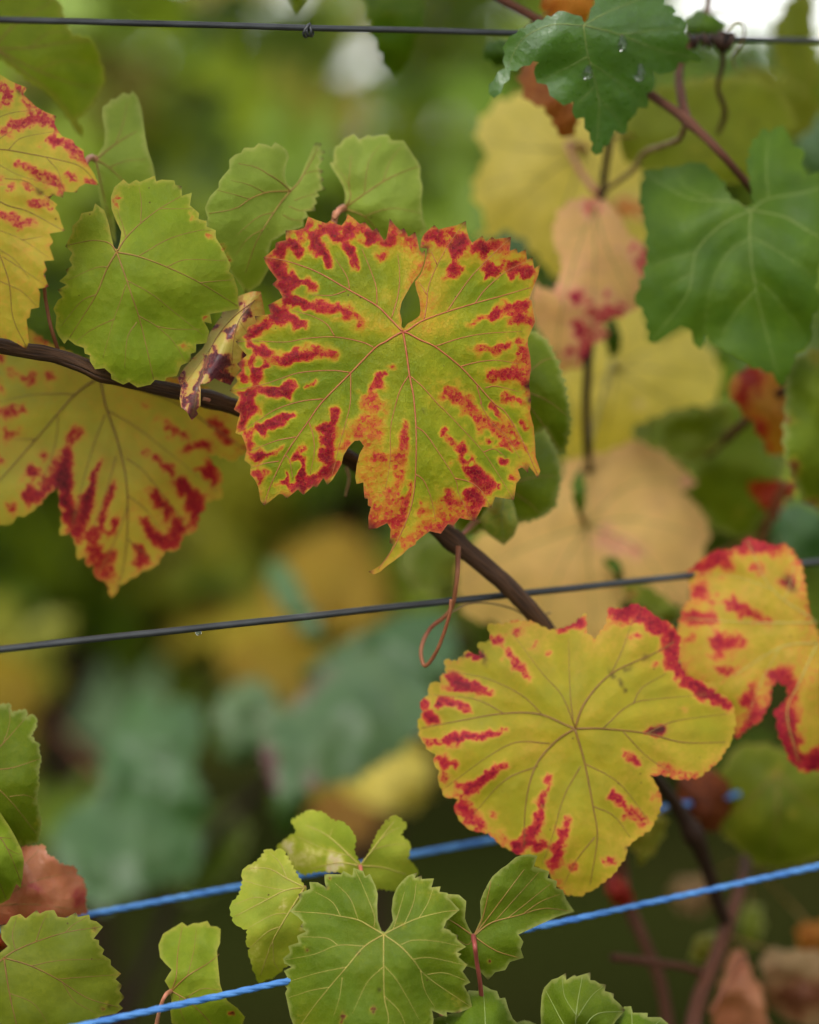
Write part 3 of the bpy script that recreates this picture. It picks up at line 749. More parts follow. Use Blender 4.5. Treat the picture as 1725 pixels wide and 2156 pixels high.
A_R = ('a2 640,480,120,.34 800,420,110,.36 1250,520,110,.32 ; 1380,1100,80,.28 ; a4 230,700,70,.34 200,1000,70,.36 ; 1250,450,100,.34 ; 620,150,80,.22 ; 700,1250,90,.34 ; a3 1400,600,110,.36 1450,900,90,.38 1500,1250,70,.36 ; a1 850,320,62 960,470,52 1020,590,34 ; 655,370,48 730,470,38 ; 540,450,40,.8 ; 500,590,58 560,700,50 ; 630,680,42,.75 ; 690,750,38,.8 800,770,44,.8 900,820,28,.62 ; 580,850,52 620,950,58 780,960,50 930,1000,46,.66 1070,1020,44,.7 1180,1060,48,.74 ;'
       '1330,1160,38,.6 ; 480,1030,50 650,1110,50 780,1180,34,.62 ; 380,1190,46 250,1260,50 ; 250,1390,50 370,1450,56 460,1440,34,.66 ; 520,1550,40,.6 590,1520,48 740,1490,56 930,1460,46,.66 1080,1470,42,.62 ; 250,1540,48,.74 ; 290,1640,62 400,1610,42 ; '
       '170,1720,46 ; 450,1830,44 620,1820,52 700,1770,30,.6 ; 880,1760,36,.62 800,1790,25,.56 ; 240,1850,66 ; 1050,280,56 ; 900,190,40,.6 1120,220,50,.66 1200,260,48 1170,380,32,.66 1240,460,42 1300,620,28,.56 ; 1420,320,46 ; 1500,270,34,.7 ; 1340,210,34,.62 ; 1620,350,40,.72 ; 1550,500,34,.74 ; '
       '830,170,44,.66 ; 700,260,60,.62 ; 1560,1660,30,.7 1450,1780,46,.66 1540,1770,34,.66 ; 1640,1590,36,.56 ; 1450,1900,60,.55 ; '
       'a3 230,260,84 170,410,56 ; 370,470,54 530,400,42 670,340,28,.75 ; 230,520,50,.7 ; 250,650,42,.7 ; 350,750,50 460,720,28,.66 550,630,26,.58 ; 330,950,54,.72 ; 420,890,40,.56 ; 600,1040,38 610,920,22,.58 ; 750,780,36 750,980,36 750,1070,40 ; 780,670,22,.62 ; 870,980,44 660,1080,34,.75 ; '
       '1000,480,58 1010,650,48 1000,800,60 1030,900,58 1100,840,46 ; 1090,310,38,.75 1070,400,30,.8 ; 1190,640,30,.6 ; 1450,240,100,.52 ; 1400,400,90,.50 ; 1300,500,60,.52 ; 1480,490,50,.52 ; 1450,850,100,.44 ; 1400,1000,60,.44 ; 1550,760,36,.6 ; 1500,1270,26,.6 ; 1660,1380,40,.58 ; 1640,1200,50,.48 ; '
       'a4 300,430,28,.6 290,560,34,.66 260,700,36,.58 230,1000,40,.54 170,1200,44,.5 200,1400,36,.6 190,1560,34,.56 ; 340,1000,22,.62 300,1220,26,.66 250,1400,26,.64 ; 740,110,56,.62 810,190,50,.62 920,220,50,.6 970,330,60,.56 1050,420,60,.58 1240,460,80,.54 1280,620,60,.62 1320,700,36,.66 ; '
       '1330,470,50,.55 1400,640,40,.6 ; 1150,260,30,.74 1210,330,28,.66 ; 680,515,22,.72 ; 755,605,26,.66 ; 845,690,46,.78 ; 860,800,46,.72 960,800,28,.66 ; 910,905,36,.7 1000,915,50 1080,1000,44 1200,1050,50,.62 ; 965,1120,46 1040,1200,40,.78 ; 970,1250,46,.66 ; 720,1090,36,.6 725,1190,32,.7 820,1230,44,.58 ; '
       '720,1330,80,.5 ; 900,1320,50,.55 ; 1270,810,50,.76 ; 1340,970,46,.62 ; 1120,1080,36,.7 ; 1130,605,28,.66 ; 500,1300,40,.5 ; 440,1205,18,.66 ; 450,1500,40,.52 300,1640,50,.5 ; 1310,190,40,.62 1420,210,44,.58 ; 1440,440,36,.62 1500,490,24,.62 ; 1480,680,22,.6 ; '
       'a2 850,370,66,.9 790,480,56,.8 ; 600,270,58,.8 620,370,44,.74 ; 740,250,60,.62 ; 1060,430,56,.9 ; 780,650,42,.72 700,700,34,.6 ; 840,620,26,.74 ; 1180,620,52,.8 1090,695,34,.8 ; 1420,610,44,.8 1340,690,30,.72 ; 1530,640,38,.8 1470,735,22,.7 ; 1350,1000,46,.78 1480,960,40,.78 ; 1200,1065,44,.76 1050,1110,34,.66 930,1160,28,.56 ; '
       '1440,1100,44,.72 1350,1145,24,.62 ; 1550,1130,36,.74 ; 1580,770,28,.72 ; 1300,1380,40,.7 1150,1415,42,.58 1000,1430,34,.54 ; 1420,1330,30,.66 ; 1480,1450,44,.7 1450,1500,36,.6 ; 1170,1660,48,.66 1320,1660,56,.68 1410,1680,36,.66 ; 1470,1770,40,.62 ; 1300,400,60,.6 1180,380,50,.62 ; 1250,540,40,.55')
leaf(S1, 'A', A_OUT, 1.060, 'main', 'a2 278,1250', 'large green and yellow leaf speckled with crimson blotches round its toothed margin', A_V, A_S, A_R,
     g=(0.06, -0.06), dome=0.006, wave=0.004, h=6.5, base=(0.10, 0.14), edge=(0.46, 44), vein_green=0.10, vcol='red', vw=4.6, tips=(10,0.9), spread=2.3, burn='a4 1490,870,38 1510,905,30 ; a3 1012,1025,34 ; 390,1232,34 ; 1430,1470,49 ; 1420,1888,38 ; 50,100,34 ; a4 985,1388,26 ; 1145,1254,19 ; 480,298,17 ; 1168,438,11 ; a2 1335,318,26 ; 895,165,30 ; 150,140,30', seed=11, quilt=0.0014,
     folds=[(cv('a4', 400, 400), cv('a4', 250, 1500), 0.06, 0.10, 20)],
     pet=back_pet('a2 278,1250', 1.060, (960, 1138, 1.098)), pet_col='pink', bias=(0.03, 0.03))

leaf(S1, 'B', 'r1 -20,500 60,550 110,575 190,605 160,650 250,735 310,770 388,800 375,850 400,900 430,940 502,965 520,1000 578,1035 580,1080 610,1140 650,1200 682,1278 590,1265 545,1290 530,1328 440,1320 435,1364 400,1352 365,1345 330,1358 285,1325 340,1370 398,1410 378,1435 405,1470 420,1530 448,1592 '
     '340,1610 368,1670 340,1700 373,1792 303,1800 322,1860 300,1890 338,1978 263,1992 277,2020 268,2122 213,2130 r2 205,120 183,130 190,200 200,290 180,338 120,300 60,270 0,260 -150,240 -300,100 -450,-200 r1 -600,1500 -700,1200 -600,800 -400,560 -200,470',
     1.036, 'yellow_red', 'r1 -330,1150', 'yellow leaf with rosy red patches and purplish upper edge above the cane',
     'r1 -330,1150 -150,1070 0,1030 200,1060 400,1100 560,1150 670,1265 ; -330,1150 0,1390 200,1460 435,1588 ; -330,1150 -100,1020 50,920 ; -330,1150 -120,1500 50,1900 r2 90,120 180,320',
     'r1 -100,850 70,780 230,760 ; 60,1030 150,950 380,905 ; 320,1085 400,1180 430,1290 ; -150,1070 0,1140 150,1215 330,1260 ; 30,1230 200,1260 380,1420 ; -60,1560 0,1590 150,1650 340,1780 ; 20,1770 160,1860 320,1970 ; 0,1940 150,2010 250,2110 ; 150,1655 300,1630 ; -40,1700 100,1790 200,1920',
     'r1 20,600,60,.62 60,690,50,.66 ; 40,700,60,.55 ; 50,890,46,.66 170,840,46,.72 260,800,50,.66 350,850,46,.6 ; 180,700,40,.55 330,800,40,.6 400,880,26,.6 ; 300,985,26,.58 360,970,42,.74 440,965,40,.66 540,1060,34,.62 600,1130,26,.66 ; 120,1130,28,.56 230,1175,36,.62 310,1210,40,.62 385,1250,38,.66 420,1300,36,.62 ; 80,1280,34,.66 ; 0,1250,40,.55 ; '
     '190,1295,38,.62 ; 490,1220,28,.6 540,1240,20,.55 ; 600,1225,24,.64 660,1260,20,.66 ; 210,1410,28,.62 300,1420,36,.64 350,1440,30,.55 ; 20,1480,42,.68 130,1525,38,.6 240,1545,30,.52 ; 435,1588,14,.9 ; 362,1790,12,.9 ; 330,1975,10,.9 ; 190,300,20,.5 ; 110,580,30,.6 500,1000,30,.6',
     g=(-0.12, -0.05), dome=0.010, wave=0.005, h=8, base=(0.22, 0.16), edge=(0.16, 10), vein_green=0.02, vcol='dark', vw=3.4, tips=(3.6,0.7), burn='r1 120,632,12 150,645,14 ; 255,1315,12 290,1330,14 ; 365,1345,10', seed=23, quilt=0.0020, pet=back_pet('r1 -330,1150', 1.036, (-150, 690, 1.022)))

leaf(S1, 'C', 'r2 700,500 640,430 500,370 300,280 200,200 100,150 -150,200 -400,400 -500,800 -450,1200 -250,1450 -50,1540 50,1555 120,1490 200,1472 260,1420 330,1340 400,1285 412,1380 430,1480 412,1625 490,1600 530,1700 538,1795 590,1770 608,1845 650,1830 660,1915 720,1940 750,1990 772,2055 820,1970 900,1920 980,1870 '
     '1075,1832 1140,1730 1225,1722 1260,1620 1355,1592 1370,1480 1415,1452 1420,1390 1536,1362 1520,1280 1534,1200 1470,1140 1430,1060 1500,1060 1605,1114 1705,1030 1725,900 1725,760 1600,700 1400,600 1200,540 1000,500 800,490',
     1.118, 'deep_red', 'r2 690,530', 'drooping yellow leaf with deep red streaks hanging below the brown cane',
     'r2 690,530 730,730 810,970 870,1240 880,1550 850,1850 785,2030 ; 690,530 520,650 300,900 0,1240 -200,1430 ; 690,530 900,600 1200,700 1500,900 1690,1030',
     'r2 740,760 930,870 1150,1040 1500,1320 ; 870,1090 1000,1190 1200,1440 1300,1560 ; 725,790 640,1020 560,1300 500,1560 ; 880,1350 1000,1440 1100,1580 ; 800,1080 740,1300 650,1560 ; 880,1420 820,1600 700,1850 ; 400,800 380,1000 290,1250 ; 520,650 250,650 0,700 ; 250,960 100,960 ; 880,1650 960,1720 1050,1790',
     'r2 540,910,46,.66 470,990,40,.6 ; 450,1090,56,.8 440,1250,64,.95 450,1380,56,.9 500,1500,70,.82 520,1620,70,.66 ; 230,1190,44,.78 ; 190,1360,76,.74 300,1310,56,.72 400,1220,40,.72 ; 90,1430,50,.56 ; 690,1120,26,.66 650,1200,28,.8 625,1290,36,.96 600,1400,46,.9 580,1500,46,.82 ; 780,1290,22,.84 740,1400,22,.76 690,1540,28,.76 640,1640,40,.7 ; '
     '800,1530,24,.74 760,1610,26,.7 ; 640,1720,60,.66 700,1850,70,.64 760,1900,50,.62 ; 790,1740,28,.68 730,1800,30,.66 ; 955,1700,30,.78 1000,1780,50,.76 920,1850,34,.66 ; 1000,1520,22,.72 1050,1600,30,.76 1090,1660,36,.74 1200,1660,42,.72 1240,1560,44,.74 1190,1520,34,.74 ; 1050,1310,26,.76 1090,1390,30,.76 1170,1455,32,.74 ; 1260,1270,50,.76 1350,1370,56,.76 1330,1450,60,.76 1330,1530,44,.66 ; '
     '1430,1180,66,.74 1490,1250,50,.72 ; 1060,1080,38,.7 1180,1180,34,.7 ; 1000,1040,22,.6 ; 1140,840,44,.6 1180,890,40,.62 1270,920,34,.6 ; 1000,740,30,.52 ; 1290,1010,42,.66 1430,1010,40,.66 ; 1470,860,28,.76 1560,940,42,.74 1600,990,34,.7 ; 1680,1010,50,.56 ; 0,620,44,.66 ; 200,560,60,.6 230,510,40,.56 ; 60,500,60,.55 ; 340,540,38,.66 ; 40,770,40,.64 160,750,36,.58 ; 50,930,40,.62 120,900,28,.6 ; 10,400,44,.7 ; 10,1110,34,.64 ; 300,1090,30,.6 ; 300,240,60,.55',
     g=(0.06, 0.05), dome=0.012, wave=0.005, h=11, base=(0.26, 0.10), edge=(0.12, 18), vcol='dark', vw=5, tips=(4,0.4), micro=(16, 4), seed=31, bias=(0.06, 0.03),
     folds=[(cv('r2', 690, 530), cv('r2', 0, 1240), 0.0, 0.0, 10)], pet=back_pet('r2 690,530', 1.112, (440, 842, 1.076)), pet_w=4)

D_OUT = ('r1 830,1660 838,1600 800,1520 770,1440 765,1360 790,1290 852,1237 890,1270 942,1238 965,1255 1067,1212 1080,1250 1112,1238 1203,1243 1210,1275 1253,1283 1255,1350 1324,1328 1310,1415 1374,1470 1370,1510 1424,1525 1425,1560 1489,1588 1490,1640 1540,1720 1594,1832 1580,1870 1610,1900 1640,1990 1648,2132 '
         'r2 1450,95 1463,163 1410,150 1444,216 1424,298 1355,305 1350,360 1315,370 1318,422 1250,450 1220,524 1150,535 1135,560 1070,550 1040,584 1010,590 950,604 890,565 850,584 770,545 765,510 720,470 656,477 620,420 620,380 585,370 580,330 520,310 470,270 444,303 400,240 382,190 390,110 367,60 400,0 '
         'r1 430,2050 397,2000 460,1965 408,1940 465,1890 455,1860 500,1830 477,1790 500,1745 450,1700 500,1600 497,1560 545,1515 562,1470 640,1455 657,1402 720,1450 750,1540 770,1640 790,1712 812,1718')
leaf(S1, 'D', D_OUT, 1.052, 'green', 'r1 805,1738', 'broad plain green leaf with orange nicks on its right edge, before the cane',
     'r1 805,1738 870,1640 970,1540 1100,1440 1245,1355 ; 805,1738 960,1770 1150,1840 1380,1950 1640,2110 ; 805,1738 870,1920 920,2070 r2 960,120 1010,320 1060,548 ; r1 805,1738 740,1850 670,2020 600,2140 r2 480,260 ; r1 805,1738 770,1690 720,1665 620,1660 475,1690',
     'r1 870,1640 850,1560 810,1440 ; 970,1540 975,1400 960,1290 ; 960,1765 1160,1650 1370,1590 1460,1590 ; 1150,1840 1290,1790 1560,1800 ; 880,1935 1050,2030 1200,2150 r2 1400,240 ; r1 870,1960 830,2080 r2 780,150 710,400 ; 960,110 1080,180 1200,290 1280,430 ; 945,150 880,260 860,470 ; r1 740,1840 650,1850 460,1935 ; 665,2030 560,2080 r2 420,180 ; r1 1100,1440 1200,1440 1330,1440 ; 1380,1950 1480,1940 1600,1930 ; r2 790,130 640,200 520,290 ; 1080,180 1200,200 1400,200',
     'r1 810,1370,30,.66 800,1430,20,.6 ; 1300,1460,26,.56 1330,1510,22,.6 ; 1450,1620,26,.58 ; r2 1415,105,34,.66 1430,140,24,.64 ; 1280,315,34,.62 1320,350,20,.56 ; 460,285,12,.8 ; r1 1530,1715,12,.9 ; r2 1240,440,30,.52',
     g=(0.10, -0.06), dome=0.014, wave=0.004, h=9, base=(0.10, 0.10), edge=(0.30, 11), vcol='brown', vw=3.8, tips=(2.6,0.4), seed=41, pet=back_pet('r1 805,1738', 1.052, (215, 785, 1.070)))

leaf(S1, 'E', 'r1 680,1060 720,1000 725,900 705,800 708,738 750,710 770,680 800,680 850,638 895,650 915,626 950,670 975,750 990,850 1005,950 1020,1030 1050,1120 1070,1210 1050,1300 960,1350 850,1400 790,1500 800,1680 770,1640 740,1520 700,1420 680,1300 675,1200 655,1120',
     1.105, 'light_green', 'r1 660,1100', 'narrow upright light green leaf half hidden behind the broad plain green leaf', 'r1 660,1100 800,990 950,900 ; 660,1100 760,1160 900,1300 ; 660,1100 700,1280 780,1600', 'r1 760,1150 870,1110 1000,1100 ; 800,990 850,850 880,700',
     '', g=(0.35, 0), dome=0.010, h=12, base=(0.12, 0.1), edge=(0.15, 10), vcol='brown', vw=4, seed=43, pet=[cv('r1', 665, 1100) + (1.105,), cv('r1', 625, 1085) + (1.10,), cv('r1', 590, 1120) + (1.085,), cv('r1', 540, 1200) + (1.07,), cv('r1', 300, 1400) + (1.07,), cv('r1', 100, 2100) + (1.06,)], pet_w=8)

leaf(S1, 'G', 'r3 690,410 670,350 680,280 702,220 690,180 660,150 605,118 580,150 548,136 490,126 460,155 390,156 370,190 330,203 288,238 290,300 250,345 216,390 215,430 156,490 120,572 140,640 126,692 160,780 200,860 260,950 310,1030 370,1110 400,1160 450,1130 500,1100 560,1000 590,950 560,880 580,800 620,780 680,740 800,700 800,650 834,633 '
     '815,595 884,590 875,550 893,540 880,500 909,490 890,460 954,440 920,405 944,375 910,345 939,320 900,290 942,228 910,220 954,185 910,165 928,128 880,122 855,180 830,240 800,310 770,380 725,435',
     1.090, 'light_green', 'r3 712,455', 'light green heart shaped leaf with one side folded up, left of the speckled leaf',
     'r3 712,455 640,390 560,340 470,290 350,265 ; 712,455 560,462 440,505 330,575 150,610 ; 712,455 640,540 540,690 470,820 400,1020 ; 712,455 770,390 830,290 900,160',
     'r3 540,468 420,410 300,380 ; 430,510 330,480 210,450 ; 600,600 480,640 340,760 ; 520,720 420,780 330,900 ; 740,520 790,500 890,470 ; 700,560 780,590 860,580 ; 660,620 720,650 800,660 ; 800,340 860,320 930,310',
     'r3 280,930,30,.6 ; 250,850,24,.66 ; 640,770,14,.6', g=(0.15, -0.05), dome=0.014, wave=0.003, h=8, base=(0.10, 0.1), edge=(0.22, 9), vcol='brown', vw=3.6, tips=(3.4,0.7), seed=53,
     folds=[(cv('r3', 712, 440), cv('r3', 590, 800), -0.9, 0.0, 6)], pet=back_pet('r3 712,455', 1.078, (620, 910, 1.088)))

leaf(S1, 'H', 'r3 1085,540 1090,480 1075,420 1040,360 1000,300 982,258 1010,255 1010,180 1022,146 1050,140 1080,95 1150,61 1190,100 1247,66 1280,80 1322,68 1388,66 1410,105 1493,106 1540,180 1590,250 1609,290 1605,360 1624,420 1615,520 1624,640 1655,722 1600,760 1500,800 1350,800 1200,760 1130,680 1090,620',
     1.096, 'light_green', 'r3 1080,575', 'light green rounded leaf rising behind the top of the speckled leaf', 'r3 1080,575 1200,490 1350,390 1470,330 1600,282 ; 1080,575 1220,630 1320,740 ; 1080,575 1125,500 1115,400 1130,210', 'r3 1220,470 1250,260 1335,130 ; 1220,630 1370,580 1480,580 1615,610 ; 1350,390 1400,250 1480,140 ; 1120,420 1070,340 1010,260',
     '', g=(0.05, 0.1), dome=0.012, wave=0.003, h=9, base=(0.12, 0.08), edge=(0.22, 8), vcol='brown', vw=3.4, tips=(2.5,0.4), seed=59,
     pet=[cv('r3', 1080, 572) + (1.096,), cv('r3', 1045, 590) + (1.090,), cv('r3', 1018, 640) + (1.089,), cv('r3', 1005, 720) + (1.092,), (640, 860, 1.097)], pet_w=8.5)

leaf(S1, 'I', 'r2 1800,-60 1740,-60 1650,-30 1560,30 1520,120 1450,220 1400,330 1330,400 1270,470 1225,540 1250,600 1240,680 1250,740 1290,770 1305,800 1325,834 1368,785 1355,760 1384,728 1385,620 1380,580 1442,572 1480,540 1522,562 1592,588 1640,500 1700,420 1780,300 1830,100',
     1.069, 'maroon', 'r2 1760,0', 'curled leaf mottled maroon and yellow, seen edge on beside the speckled leaf', 'r2 1760,0 1650,140 1610,300 1600,500 ; 1760,0 1600,130 1470,300 1380,560 1330,800', 'r2 1655,150 1710,230 ; 1625,260 1690,330 ; 1540,200 1420,380 1290,560',
     'r2 1580,220,40,.8 ; 1700,90,40,.8 ; 1520,420,90,.8 1470,500,60,.8 1600,560,60,.74 ; 1700,350,36,.8 1720,430,40,.8 ; 1480,340,30,.7 1400,480,20,.7 1350,640,22,.8 1330,780,40,.9 ; 1250,520,34,.6 1270,640,26,.62 1260,730,26,.7 ; 1320,380,26,.52 ; 1500,180,22,.66 ; 1620,180,22,.8 ; 1650,20,30,.5',
     g=(0.3, 0.0), dome=0.0, wave=0.003, h=7, base=(0.22, 0.16), edge=(0.1, 8), vcol='dark', vw=2.6, seed=61,
     folds=[(cv('r2', 1720, 40), cv('r2', 1390, 600), 1.2, 0.5, 5)], pet=back_pet('r2 1760,0', 1.069, (510, 862, 1.09)))

leaf(S1, 'Q1', 's3 250,120 330,150 400,190 450,280 490,400 520,560 510,670 480,745 440,690 400,620 340,640 250,500 200,300', 1.105, 'mid_green', 's3 240,420', 'plain green leaf peeping out right of the speckled leaf', 's3 240,420 400,480 510,560 ; 240,420 380,300 440,280 ; 240,420 360,560 470,720', '',
     '', g=(0.2, 0), h=12, teeth=(16, 5), base=(0.18, 0.1), vcol='brown', vw=3, seed=67, pet=back_pet('s3 240,420', 1.105, (930, 1118, 1.10)), pet_w=3.5)
leaf(S1, 'Q2', 's3 340,620 420,650 470,800 460,950 400,1040 250,1080 100,1110 0,1130 -50,1000 100,900 250,800', 1.125, 'mid_green', 's3 200,900', 'plain green leaf below and behind the right tip of the speckled leaf', 's3 200,900 330,860 450,850 ; 200,900 320,980 380,1040', '',
     '', g=(0.1, 0), h=13, teeth=(18, 5), base=(0.26, 0.1), vcol='brown', vw=3, seed=71, pet=back_pet('s3 200,900', 1.125, (960, 1140, 1.10)), pet_w=3.5)
leaf(S1, 'AN', 's3 160,950 240,960 272,1080 250,1140 200,1185 120,1130 80,1060', 1.112, 'light_green', 's3 200,960', 'tiny pale unopened leaf hanging beside the cane', 's3 200,960 190,1060 200,1170', 's3 200,1000 240,1080 ; 195,1000 130,1090',
     '', g=(0, 0.1), h=9, base=(0.45, 0.1), vcol='pale', vw=3, seed=73, pet=back_pet('s3 200,960', 1.112, (960, 1140, 1.10)), pet_w=3, dome=0.004, folds=[(cv('s3', 200, 950), cv('s3', 190, 1180), 0.6, 0.6, 4)])
cane(S1, [(965, 1150, 1.086), (962, 1220, 1.084), (948, 1285, 1.090), (905, 1325, 1.094), (887, 1368, 1.092), (896, 1402, 1.09), (922, 1366, 1.084), (945, 1300, 1.078), (950, 1262, 1.076)], [6, 5, 5, 4.6, 4.4, 4.4, 4.2, 4, 3.4], 'tendril', 'tendril', 7)
cane(S1, [(950, 1290, 1.09), (985, 1272, 1.098), (1030, 1270, 1.105), (1080, 1282, 1.11), (1120, 1300, 1.115), (1160, 1290, 1.12)], 2.2, 'straw', 'tendril', 6)
cane(S1, [(125, 745, 1.068), (108, 690, 1.062), (96, 630, 1.064), (92, 580, 1.06)], 4.5, 'tendril', 'tendril', 6)
cane(S1, [(730, 985, 1.096), (735, 1010, 1.093), (727, 1045, 1.09)], [5, 4, 3], 'straw', 'tendril', 6)

# --- shoot 2: upper right
S2 = shoot('reddish shoot at the upper wire with glossy dark green and cream yellow leaves')
cane(S2, [cv('s2', -120, -200) + (1.12,), cv('s2', 170, -15) + (1.125,), cv('s2', 360, 92) + (1.13,), cv('s2', 620, 260) + (1.135,), cv('s2', 900, 450) + (1.135,), cv('s2', 1090, 585) + (1.135,), cv('s2', 1250, 740) + (1.13,), cv('s2', 1408, 925) + (1.145,)],
     [11, 10, 10, 10, 10, 10, 9, 8], 'red_cane', nodes=[cv('s2', 1090, 585)])
cane(S2, [cv('s2', 1090, 585) + (1.137,), cv('s2', 1060, 470) + (1.15,), cv('s2', 1055, 300) + (1.17,), cv('s2', 1180, 60) + (1.18,), cv('s2', 1190, -150) + (1.18,)], [10, 10, 8, 7, 7], 'red_cane')
cane(S2, [cv('s2', 1080, 600) + (1.14,), cv('s2', 1050, 670) + (1.15,), cv('s2', 970, 705) + (1.17,), cv('s2', 880, 740) + (1.19,), cv('s2', 820, 825) + (1.2,), cv('s2', 690, 920) + (1.22,)], [7, 7, 7, 7, 6, 5], 'straw', 'tendril', 7)
cane(S2, [cv('s2', 760, 420) + (1.2,), cv('s2', 715, 660) + (1.21,), cv('s2', 670, 1000) + (1.225,), cv('s3', 618, 200) + (1.23,), cv('s3', 600, 480) + (1.235,), cv('s3', 608, 770) + (1.25,), cv('s3', 640, 1000) + (1.3,), cv('s3', 700, 1500) + (1.33,), cv('s3', 720, 2100) + (1.36,)], [8, 8, 8, 9, 9, 9, 9, 9, 9], 'dark_cane')
leaf(S2, 'J', 's2 590,110 540,70 490,52 430,80 340,110 260,160 215,200 205,260 208,330 150,390 128,452 155,475 200,405 232,340 290,320 340,295 372,300 346,350 360,400 410,410 450,480 490,510 540,490 545,574 590,568 590,620 615,640 645,750 720,670 740,630 794,644 800,590 850,520 894,522 890,450 934,410 920,340 1005,352 1050,300 '
     '1165,290 1130,250 1080,230 1100,190 1075,150 1084,108 1020,70 1040,58 980,20 970,-60 880,-130 760,-140 680,-80 640,20 610,90',
     1.083, 'glossy_green', 's2 585,122', 'glossy dark green leaf with water drops, hanging over the upper wire', 's2 585,122 610,280 660,480 648,735 ; 585,122 740,160 950,240 1150,285 ; 585,122 430,120 290,190 215,330 ; 585,122 720,50 900,-20', 's2 615,300 760,400 880,510 ; 610,270 500,330 380,390 ; 640,420 560,500 ; 760,165 900,150 1060,130 ; 650,460 720,540 780,620',
     '', g=(0.12, -0.05), dome=0.014, wave=0.006, h=10, base=(0.14, 0.12), vcol='pale', vw=2.4, micro=(20, 5.5), seed=83, folds=[(cv('s2', 500, 60), cv('s2', 340, 300), 0.0, 0.8, 12)], quilt=0.002,
     pet=back_pet('s2 585,122', 1.083, cv('s2', 620, 260) + (1.135,)))
leaf(S2, 'L', 's2 1410,980 1400,920 1380,800 1400,700 1460,616 1490,640 1552,604 1580,650 1600,700 1660,740 1640,790 1665,852 1725,830 1860,850 1950,1000 1960,1100 1850,1200 1740,1250 1720,1300 1706,1390 1730,1460 1690,1520 1680,1580 1684,1644 1610,1710 1590,1780 1540,1868 1500,1800 1440,1780 1400,1784 1378,1750 1310,1710 1200,1650 1190,1570 1150,1690 '
     '1110,1600 1060,1578 1010,1610 980,1630 908,1656 890,1550 870,1490 834,1440 880,1340 900,1200 880,1050 860,950 880,860 866,828 960,820 1020,806 1060,800 1132,786 1200,820 1250,870 1300,960 1360,1005',
     1.135, 'deep_green', 's2 1395,1015', 'wide dark green leaf with pale veins at the end of the reddish shoot', 's2 1395,1015 1390,1150 1410,1350 1460,1570 1535,1850 ; 1395,1015 1250,1090 1130,1220 1090,1420 920,1640 ; 1395,1015 1560,1050 1720,1140 1900,1180 ; 1395,1015 1290,970 1100,960 900,850 ; 1395,1015 1480,960 1650,930 1850,870',
     's2 1390,1150 1280,1230 1200,1400 1170,1640 ; 1390,1140 1520,1210 1690,1330 ; 1130,1220 990,1260 900,1300 ; 1410,1350 1500,1420 1660,1620 ; 1420,1400 1330,1500 1240,1640 ; 1200,960 1080,900 1030,830 ; 1110,1320 980,1400 ; 1480,960 1470,800 1480,660',
     '', g=(0.0, -0.12), dome=0.016, wave=0.006, h=11, base=(0.16, 0.14), vcol='pale', vw=2.2, micro=(22, 5.5), seed=89, quilt=0.0022)
leaf(S2, 'K', 's2 300,450 200,495 130,540 70,650 120,740 90,820 55,900 90,1000 130,1080 75,1150 200,1110 280,1130 370,1240 480,1350 600,1300 870,1200 880,1050 870,900 840,750 800,640 700,560 600,480 450,430',
     1.27, 'cream', 's2 600,720', 'pale yellow leaf behind the dark vertical cane', 's2 600,720 400,850 100,1120 ; 600,720 350,720 90,680 ; 600,720 500,1000 450,1300 ; 600,720 700,950 840,1150', 's2 400,850 250,860 90,900 ; 420,720 300,620 220,520', 's2 840,1010,60,.7 740,1020,50,.7 ; 620,1010,40,.6',
     g=(0.05, 0), h=18, teeth=(40, 10), base=(0.18, 0.12), vcol='yellow', vw=5, seed=97, pet=[cv('s2', 600, 720) + (1.27,), cv('s2', 510, 690) + (1.26,), cv('s2', 560, 810) + (1.25,), cv('s2', 650, 935) + (1.23,)], pet_w=8)
leaf(S2, 'K2', 's2 620,960 520,980 460,1050 440,1150 480,1250 470,1350 420,1420 350,1370 340,1450 350,1550 430,1680 470,1780 560,1770 600,1700 640,1650 700,1630 680,1550 780,1520 840,1480 850,1380 890,1280 880,1200 800,1130 760,1050 700,980',
     1.20, 'peach', 's2 640,1000', 'pinkish yellow leaf with purple red patches right of the speckled leaf', 's2 640,1000 560,1200 480,1500 450,1740 ; 640,1000 700,1200 820,1450 ; 640,1000 640,1300 620,1640', 's2 600,1100 500,1150 ; 700,1200 800,1200',
     's2 830,1195,40,.75 885,1260,46,.68 880,1320,30,.68 ; 545,1430,34,.85 ; 700,1420,22,.78 ; 620,1500,36,.7 660,1530,38,.68 760,1505,44,.68 ; 560,1590,36,.85 ; 640,1620,44,.68 690,1620,36,.68 ; 605,1720,56,.8 ; 520,1700,30,.75 ; 630,1010,50,.62 ; 470,1400,30,.55',
     g=(0.1, 0), h=14, teeth=(28, 7), base=(0.30, 0.14), vcol='yellow', vw=4, seed=101, pet=back_pet('s2 640,1000', 1.20, cv('s2', 670, 1000) + (1.225,)))
leaf(S2, 'M', 's3 720,60 860,20 900,200 1000,180 1110,140 1180,230 1250,360 1220,470 1130,540 1000,580 900,640 830,700 700,740 560,800 490,740 540,600 500,420 480,330 600,300 650,150', 1.29, 'cream', 's3 740,330', 'golden yellow leaf under the wide dark green leaf',
     's3 740,330 900,330 1230,380 ; 740,330 880,250 1000,190 ; 740,330 900,430 1090,540 ; 740,330 720,500 650,750 ; 740,330 640,400 520,520', '', 's3 860,500,30,.45', g=(0, 0), h=18, teeth=(38, 9), base=(0.08, 0.12), vcol='yellow', vw=5, seed=103,
     pet=[cv('s3', 740, 330) + (1.29,), cv('s3', 725, 300) + (1.275,), cv('s3', 690, 430) + (1.262,), cv('s3', 640, 600) + (1.255,), cv('s3', 610, 740) + (1.25,)], pet_w=7, pet_col='yellow')
